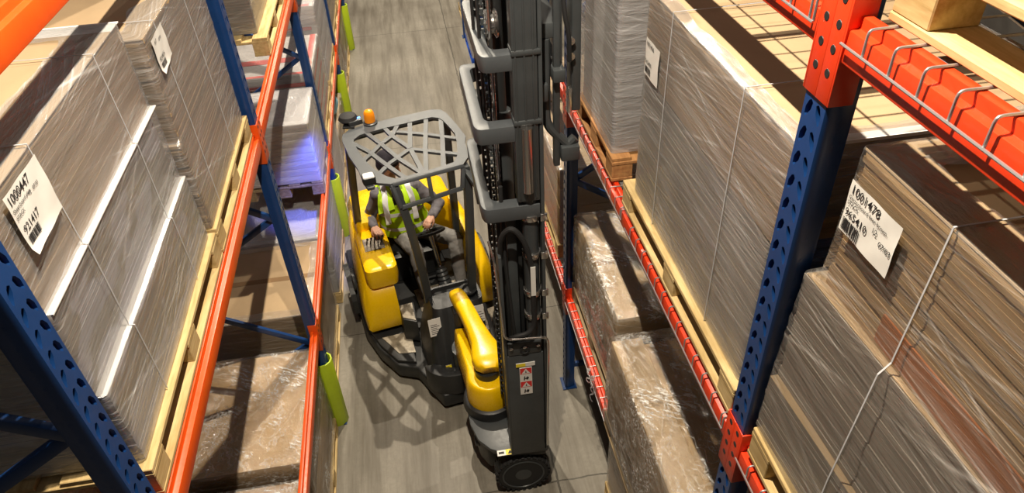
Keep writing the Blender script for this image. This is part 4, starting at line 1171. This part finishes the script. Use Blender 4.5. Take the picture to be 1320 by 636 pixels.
# cross ties: thick flat bands bulging to the left
def tie(z, xl, h=.10, y0=YN+.005, y1=YF+.06, xr=.60, wd=.075, front_in=.12):
    o_ = fillet([(xr,y0,0),(xl+.02,y0,0),(xl,y0+.05,0),(xl,y1-.05,0),(xl+.02,y1,0),(xr,y1,0)], .14, 6)
    i_ = fillet([(xr,y0+front_in,0),(xl+wd+.02,y0+front_in,0),(xl+wd,y0+front_in+.03,0),(xl+wd,y1-wd-.03,0),(xl+wd+.02,y1-wd,0),(xr,y1-wd,0)], .10, 6)
    return MB().band([(p.x,p.y) for p in o_], [(p.x,p.y) for p in i_], z-h, z)
for z, xl, h in ((3.70,.315,.10), (3.31,.265,.11), (2.80,.27,.11)):
    tp = part(tie(z, xl, h*.85, wd=.062, front_in=.085), 'mast_tie', 'guardsteel', None, .003)
    part(MB().lathe((.575,YN+.055,z), [(.02,-.002),(.02,.012),(.012,.016)], 'z', 12), 'bolt', 'chrome', tp)
part(MB().box(.47, .62, YN-.008, YN+.11, 3.31, 3.34), 'tie_bracket', 'steel', None, .008)
part(MB().box(.47, .62, YN-.008, YN+.11, 3.69, 3.72), 'tie_bracket', 'steel', None, .008)
part(MB().box(.27, .33, YN+.33, YN+.48, 2.62, 2.70), 'tie_lug', 'steel', None, .006)
# centre cylinder and reels between the rails
part(MB().cyl((.46,3.66,.52), (.46,3.66,3.2), .055, .055, 20), 'centre_cylinder', 'steel')
part(MB().cyl((.46,3.66,3.2), (.46,3.66,4.6), .032, .032, 16), 'centre_rod', 'black')
part(MB().lathe((.36,3.86,3.22), [(.05,-.12),(.055,0),(.04,.005)], 'z', 20), 'hose_reel_cup', 'black')
part(MB().lathe((.42,3.55,3.75), [(.07,-.03),(.075,-.02),(.055,-.01),(.055,.01),(.075,.02),(.07,.03)], 'x', 24), 'chain_pulley', 'chrome')
part(MB().lathe((.42,3.75,3.78), [(.06,-.03),(.065,-.02),(.045,-.01),(.045,.01),(.065,.02),(.06,.03)], 'x', 24), 'chain_pulley', 'steel')
def chain(x, y, z0, z1):
    mb = MB(); z = z0; k = 0
    while z < z1:
        if k % 2 == 0: mb.box(x-.012, x-.008, y-.009, y+.009, z, z+.034); mb.box(x+.008, x+.012, y-.009, y+.009, z, z+.034)
        else: mb.box(x-.007, x+.007, y-.009, y+.009, z, z+.034)
        z += .026; k += 1
    return mb
part(chain(.375, 3.56, .7, 4.7), 'lift_chain', 'steel'); part(chain(.415, 3.60, .7, 4.7), 'lift_chain', 'chrome'); part(chain(.37, 3.84, .7, 4.7), 'lift_chain', 'steel')
for x, y in ((.335,3.62), (.35,3.50), (.40,3.46), (.43,3.9)): part(MB().cyl((x,y,.8), (x,y,4.7), .009, .009, 8), 'hose_pipe', 'chrome' if x == .40 else 'black')
ring_ = [(.345+.018*math.cos(t), 3.54+.018*math.sin(t), .9+1.75*t/(2*PI*30)) for t in [2*PI*k/10 for k in range(300)]]
part(MB().tube(ring_, .006, 5), 'coiled_cable', 'rubber')
# fork carriage raised beside the right rack
part(MB().box(.70, .735, 3.34, 3.38, 2.98, 4.6), 'carriage_plate', 'steel', None, .006)
part(MB().box(.70, .735, 3.92, 3.96, 2.98, 4.6), 'carriage_plate', 'steel', None, .006)
part(MB().box(.64, .74, 3.35, 3.95, 3.72, 3.80), 'carriage_bar', 'steel', None, .008)
part(MB().box(.69, .755, 3.30, 4.0, 3.50, 3.57), 'carriage_bar', 'steel', None, .008)
part(MB().tube(fillet([(.66,3.36,3.72),(.66,3.36,3.24),(.78,3.36,3.10),(.82,3.36,3.14)], .06, 5), .026, 10), 'carriage_hook', 'steel')
part(MB().box(.735, .84, 3.31, 3.39, 3.02, 3.11), 'carriage_stop', 'steel', None, .01)
part(MB().box(.615, .665, 3.30, 3.36, 3.40, 3.50), 'roller_block', 'steel', None, .01)
for y in (3.36, 3.80):
    part(MB().hexa([(.80,y,3.30),(.85,y,3.30),(.85,y+.12,3.30),(.80,y+.12,3.30),(.79,y,4.7),(.84,y,4.7),(.84,y+.12,4.7),(.79,y+.12,4.7)]), 'fork_shank', 'steel', None, .008)
mb = MB(); mb.box(.775, .80, 3.345, 3.385, 3.30, 3.44)
part(mb, 'fork_latch', 'chrome', None, .003)
for z_ in (3.62, 3.70): part(MB().lathe((.79,3.355,z_), [(.02,0),(.02,-.02)], 'y', 10), 'pin', 'chrome')
part(MB().tube(smooth_path([(.74,3.33,4.0),(.75,3.31,3.85),(.77,3.31,3.74),(.78,3.33,3.6)], 6), .012, 8), 'hydraulic_hose', 'rubber')
# side links between cab and mast carrier
part(MB().tube(fillet([(.33,4.55,.9),(.36,4.3,.75),(.37,3.95,.75),(.37,3.5,.62)], .1, 5), .013, 8), 'hydraulic_hose', 'rubber')
part(MB().tube(fillet([(.36,4.62,.7),(.40,4.35,.6),(.40,3.8,.58)], .1, 5), .013, 8), 'hydraulic_hose', 'rubber')

# ------------------------------------------------------------------ operator
PE = thing('person', 'seated forklift operator in lime hi-vis vest, grey jacket and dark cap', 'person', tuple(T((-.03,.85,.585))))
def remesh(mb, name, mat, parent, voxel, smooth_it=4, fac=.5):
    o = mb.build(name, M[mat], parent, fix=True)
    m = o.modifiers.new('r', 'REMESH'); m.mode = 'VOXEL'; m.voxel_size = voxel
    if smooth_it:
        s = o.modifiers.new('s', 'SMOOTH'); s.iterations = smooth_it; s.factor = fac
    dg = bpy.context.evaluated_depsgraph_get(); me = bpy.data.meshes.new_from_object(o.evaluated_get(dg))
    o.modifiers.clear(); old = o.data; o.data = me; me.shade_smooth()
    if not me.materials: me.materials.append(M[mat])
    return o
HIP = Vector((-.03,.90,.70)); CH = Vector((-.07,.90,1.05)); NK = Vector((-.095,.845,1.29))
SR, ER, WR = Vector((-.27,.84,1.205)), Vector((-.395,.86,.955)), Vector((-.385,.60,1.015))
SL, EL, WL = Vector((.095,.83,1.215)), Vector((.31,.79,.985)), Vector((.185,.565,1.005))
HR, KR, AR = Vector((-.115,.86,.69)), Vector((-.045,.46,.715)), Vector((-.03,.30,.32))
HL, KL, AL = Vector((.075,.86,.69)), Vector((.37,.50,.72)), Vector((.345,.30,.33))
HC = Vector((-.125,.845,1.52))         # head centre
fw = Vector((.80,-.52,-.28)).normalized(); hu = (Vector((0,0,1))-fw*fw.z).normalized(); hr = fw.cross(hu)
HM = Matrix((hr, fw, hu)).transposed()  # columns: right, forward, up
def hp(r_, f_, u_): return HC+(hr*r_+fw*f_+hu*u_)*1.07
b = TMB()
b.ell(HC+hu*.02, (.082,.104,.112), HM, 24, 16)
b.ell(hp(0,.035,-.06), (.058,.062,.062), HM, 20, 12)       # jaw
b.ell(hp(0,.07,-.095), (.028,.024,.020), HM, 12, 8)        # chin
b.capsule(hp(0,.097,.012), hp(0,.118,-.030), .010, .016, 10)  # nose
b.ell(hp(0,.088,.030), (.05,.018,.012), HM, 12, 8)         # brow
b.ell(hp(0,.096,-.062), (.026,.012,.010), HM, 12, 8)       # lips
for s in (-1, 1):
    b.ell(hp(s*.079,-.005,-.005), (.010,.022,.034), HM, 12, 8)   # ears
    b.ell(hp(s*.042,.072,-.022), (.026,.022,.02), HM, 12, 8)     # cheeks
    b.ell(hp(s*.03,.088,.010), (.014,.010,.009), HM, 10, 6)      # eyelids
b.capsule(hp(0,-.03,-.06), NK+Vector((0,.03,-.06)), .056, .062)
b.capsule(NK+Vector((0,.02,-.08)), CH, .09, .12); b.capsule(CH, HIP, .12, .13)
for s_, e_, w_ in ((SR,ER,WR), (SL,EL,WL)):
    b.capsule(NK+Vector((0,.02,-.09)), s_, .06, .05); b.capsule(s_, e_, .046, .038); b.capsule(e_, w_, .037, .026)
for h_, k_, a_ in ((HR,KR,AR), (HL,KL,AL)):
    b.capsule(HIP, h_, .10, .09); b.capsule(h_, k_, .072, .054); b.capsule(k_, a_, .050, .034); b.capsule(a_, a_+Vector((0,-.13,-.055)), .032, .026)
def hand(wrist, fdir, pdir, side, curl, spread=.16):
    """palm, four bent fingers and a thumb; fdir toward the knuckles, pdir out of the palm"""
    f = Vector(fdir).normalized(); p = Vector(pdir); p = (p-f*p.dot(f)).normalized(); s = f.cross(p)*side
    W = Vector(wrist)
    for k in range(4):
        o = (k-1.5)*.021
        b.capsule(W+f*.01+s*o*.6, W+f*.082+s*o, .019, .0125)
    for k, (L, o) in enumerate(((.034,-.031),(.040,-.0105),(.037,.0105),(.029,.031))):
        q = W+f*.084+s*o; ang = 0; r = .0098
        for j in range(3):
            ang += curl*(.75 if j == 0 else 1.0)
            d = (f*math.cos(ang)+p*math.sin(ang)+s*(k-1.5)*spread*.3).normalized()
            l = L*(1, .72, .55)[j]; n_ = q+d*l; b.capsule(q, n_, r, r-.0008, 10); q = n_; r -= .0008
    t0 = W+f*.025-s*.030; t1 = t0+f*.030-s*.018+p*.016; t2 = t1+f*.026+s*.004+p*.018; t3 = t2+f*.016+s*.010+p*.012
    b.capsule(t0, t1, .017, .0135); b.capsule(t1, t2, .0125, .0110); b.capsule(t2, t3, .0108, .0095)
hand(WR+Vector((0,-.012,.0)), (.22,-.95,.02), (.1,-.1,-1), 1, .42)
hand(WL+Vector((-.008,-.008,.0)), (-.52,-.62,-.02), (.1,.15,-1), -1, .55)
body = remesh(b, 'body', 'skin', PE, .0052, 3)
eye = TMB()
for s in (-1, 1): eye.ell(hp(s*.03,.0945,.006), (.008,.006,.006), HM, 10, 6)
part(eye, 'eye', 'black', PE)
# cap over the crown, hair showing at the nape
c = TMB(); c.ell(HC+hu*.05-fw*.012, (.094,.116,.10), HM, 28, 18); c.ell(hp(0,-.045,-.01), (.078,.066,.075), HM, 20, 12)
part(c, 'cap', 'hair', PE, angle=60)
# jacket with sleeves and collar
j = TMB()
j.capsule(NK+Vector((0,.025,-.11)), CH, .118, .150, 20); j.capsule(CH, HIP+Vector((0,0,.05)), .150, .155, 20)
j.ell(CH+Vector((0,.01,.03)), (.205,.135,.20), None, 24, 16); j.ell(HIP+Vector((0,.0,.10)), (.195,.15,.16), None, 24, 16)
for s_, e_, w_ in ((SR,ER,WR), (SL,EL,WL)):
    j.capsule(NK+Vector((0,.02,-.08)), s_, .078, .082); j.capsule(s_, e_, .076, .060); j.capsule(e_, w_+(e_-w_)*.06, .060, .043)
    mid = (e_+w_)/2
    for q in (.15, .45, .75): j.ell(e_+(w_-e_)*q, (.062-.016*q,)*3, None, 12, 8)
    for q in (.35, .62, .88): j.ell(s_+(e_-s_)*q, (.077-.010*q,)*3, None, 12, 8)
j.lathe(NK+Vector((0,.02,-.05)), [(.075,-.03),(.088,0),(.078,.055),(.066,.058)], 'z', 20)
jk = remesh(j, 'jacket', 'jacket', PE, .009, 5)
for v in jk.data.vertices: v.co += v.normal*(noise.noise(v.co*16)*.007+noise.noise(v.co*40)*.0025)
# trousers
tr = TMB()
tr.ell(HIP+Vector((0,-.02,-.01)), (.19,.16,.115), None, 24, 14)
for h_, k_, a_ in ((HR,KR,AR), (HL,KL,AL)):
    tr.capsule(HIP, h_, .12, .108); tr.capsule(h_, k_, .106, .080, 18); tr.capsule(k_, a_, .078, .058, 18); tr.capsule(a_, a_+(a_-k_)*.12, .058, .062)
tz = remesh(tr, 'trousers', 'trouser', PE, .009, 5)
for v in tz.data.vertices: v.co += v.normal*(noise.noise(v.co*13)*.008+noise.noise(v.co*36)*.003)
for a_ in (AR, AL):
    s_ = TMB(); s_.capsule(a_+Vector((0,.02,-.06)), a_+Vector((0,-.01,.0)), .044, .048); s_.capsule(a_+Vector((0,.03,-.062)), a_+Vector((.0,-.13,-.066)), .036, .042, 16); s_.ell(a_+Vector((0,-.15,-.066)), (.043,.05,.03), None)
    remesh(s_, 'shoe', 'shoe', PE, .008, 3)
# vest: shell around the jacket, open at the arms; tapes as bands of the same shell
import mathutils
from mathutils.bvhtree import BVHTree
ST = [(0.0, HIP+Vector((0,0,.03)), .255,.215), (.2, HIP+Vector((-.01,.0,.11)), .25,.205), (.45, CH+Vector((.005,0,-.12)), .235,.19), (.7, CH+Vector((0,0,.02)), .235,.18), (.85, NK+Vector((.005,.035,-.17)), .225,.165), (1.0, NK+Vector((0,.035,-.085)), .20,.125)]
def vring(t, n=48, g=0):
    for (t0,c0,a0,b0), (t1,c1,a1,b1) in zip(ST, ST[1:]):
        if t0 <= t <= t1+1e-6:
            k = (t-t0)/(t1-t0); c_ = c0.lerp(c1, k); a = a0+(a1-a0)*k+g; bb = b0+(b1-b0)*k+g
            return [c_+Vector((a*math.copysign(abs(math.cos(q))**.85, math.cos(q)), bb*math.copysign(abs(math.sin(q))**.85, math.sin(q)), 0)) for q in [2*PI*i/n for i in range(n)]]
vm = TMB(); K = 22
loops = [vring(i/K*.86) for i in range(int(K)+1)]
# torso tube up to the armpits, shoulder straps above
vm.loft(loops, False)
def surf(ang, t, g=0): 
    r_ = vring(t, 96, g); return r_[int(round(ang/(2*PI)*96)) % 96]
for side in (-1, 1):
    # strap from front over the shoulder to the back
    cx = NK.x+side*.115
    stp = [(cx+side*.02, NK.y-.165, 1.10), (cx+side*.015, NK.y-.135, 1.185), (cx, NK.y-.075, 1.262), (cx, NK.y+.01, 1.292), (cx, NK.y+.10, 1.262), (cx+side*.01, NK.y+.165, 1.17), (cx+side*.02, NK.y+.185, 1.08)]
    sp = smooth_path(stp, 5); rows = []
    for i, p in enumerate(sp):
        w_ = .062+.02*abs(i/(len(sp)-1)-.5)*2
        rows.append([(p.x-w_, p.y, p.z+(.012 if side > 0 else -.012)), (p.x, p.y, p.z+.012), (p.x+w_, p.y, p.z+(-.012 if side > 0 else .012)),(p.x, p.y, p.z-.004)])
    vm.loft(rows)
vest = part(vm, 'vest', 'vest', PE, angle=60)
for v in vest.data.vertices: v.co += v.normal*noise.noise(v.co*12)*.008
tape = TMB()
for t0 in (.22, .55):
    lp = [vring(t0+.075*k/3, 48, .006) for k in range(4)]
    tape.loft(lp, False)
for side in (-1, 1):
    cx = NK.x+side*.118
    sp = smooth_path([(cx+side*.02,NK.y-.20,.97), (cx+side*.02,NK.y-.178,1.10), (cx+side*.015,NK.y-.147,1.19), (cx,NK.y-.08,1.276), (cx,NK.y+.01,1.306), (cx,NK.y+.11,1.27)], 5)
    tape.loft([[(p.x-.027,p.y,p.z), (p.x,p.y-.002,p.z+.004), (p.x+.027,p.y,p.z), (p.x,p.y,p.z-.004)] for p in sp])
tp = part(tape, 'reflective_tape', 'reflect', PE, label='silver reflective bands', angle=60)
for v in tp.data.vertices: v.co += v.normal*noise.noise(v.co*12)*.006
zip_ = TMB(); zl = [vring(.02+.8*k/12, 48, .008)[36] for k in range(13)]; zip_.tube(zl, .004, 6); part(zip_, 'zip', 'black', PE)
# blue safety spot thrown by the truck's own lamp onto the left rack
bs = bpy.data.lights.new('blue_spot_beam', 'SPOT'); bs.energy = 190; bs.color = (.10, .16, 1); bs.spot_size = math.radians(60); bs.spot_blend = .7; bs.shadow_soft_size = .04
bo = bpy.data.objects.new('blue_spot_beam', bs); COL.objects.link(bo)
bo.location = T((-.50,.66,gz-.03)); tgt = Vector((-1.2, 6.75, .6))
bo.rotation_euler = (tgt-bo.location).to_track_quat('-Z', 'Y').to_euler()

# ------------------------------------------------------------------ light
def lamp(x, y, z, power, size=.3, col=(1, .88, .70), name='high_bay_light'):
    l = bpy.data.lights.new(name, 'AREA'); l.shape = 'DISK'; l.size = size; l.energy = power; l.color = col; l.spread = math.radians(170)
    o = bpy.data.objects.new(name, l); COL.objects.link(o); o.location = (x, y, z); return o
for ly, lp in ((1.7, 350), (6.3, 420), (10.9, 400), (15.5, 380), (20.1, 300)): lamp(.04, ly, 6.7, lp*.9, .05)
w = bpy.data.worlds.new('World'); S.world = w; w.use_nodes = True  # warm even fill added through the unbuilt ceiling to lift the shadows
w.node_tree.nodes['Background'].inputs[0].default_value = (1, .93, .82, 1); w.node_tree.nodes['Background'].inputs[1].default_value = .25

# ------------------------------------------------------------------ camera
cam = bpy.data.cameras.new('camera'); cam.sensor_fit = 'HORIZONTAL'; cam.sensor_width = 36
cam.lens = 924.38*36/1320; cam.clip_start = .05; cam.clip_end = 100
co = bpy.data.objects.new('camera', cam); COL.objects.link(co)
Rm = ((.98575505,-.13373253,.10199313),(-.16293095,-.60889143,.7763406),(-.04171925,-.7818995,-.62200697))
mw = Matrix([[r[0], -r[1], -r[2], 0] for r in Rm]+[[0,0,0,1]]).to_4x4()
mw.translation = (0, 0, 5.13); co.matrix_world = mw
S.camera = co
S.view_settings.view_transform = 'Standard'; S.view_settings.look = 'None'; S.view_settings.gamma = 1
S.view_settings.use_curve_mapping = False; S.view_settings.exposure = -.3
S.cycles.use_denoising = True; S.cycles.transparent_max_bounces = 16; S.cycles.max_bounces = 8
S.cycles.sample_clamp_indirect = 6; S.cycles.caustics_reflective = False; S.cycles.caustics_refractive = False
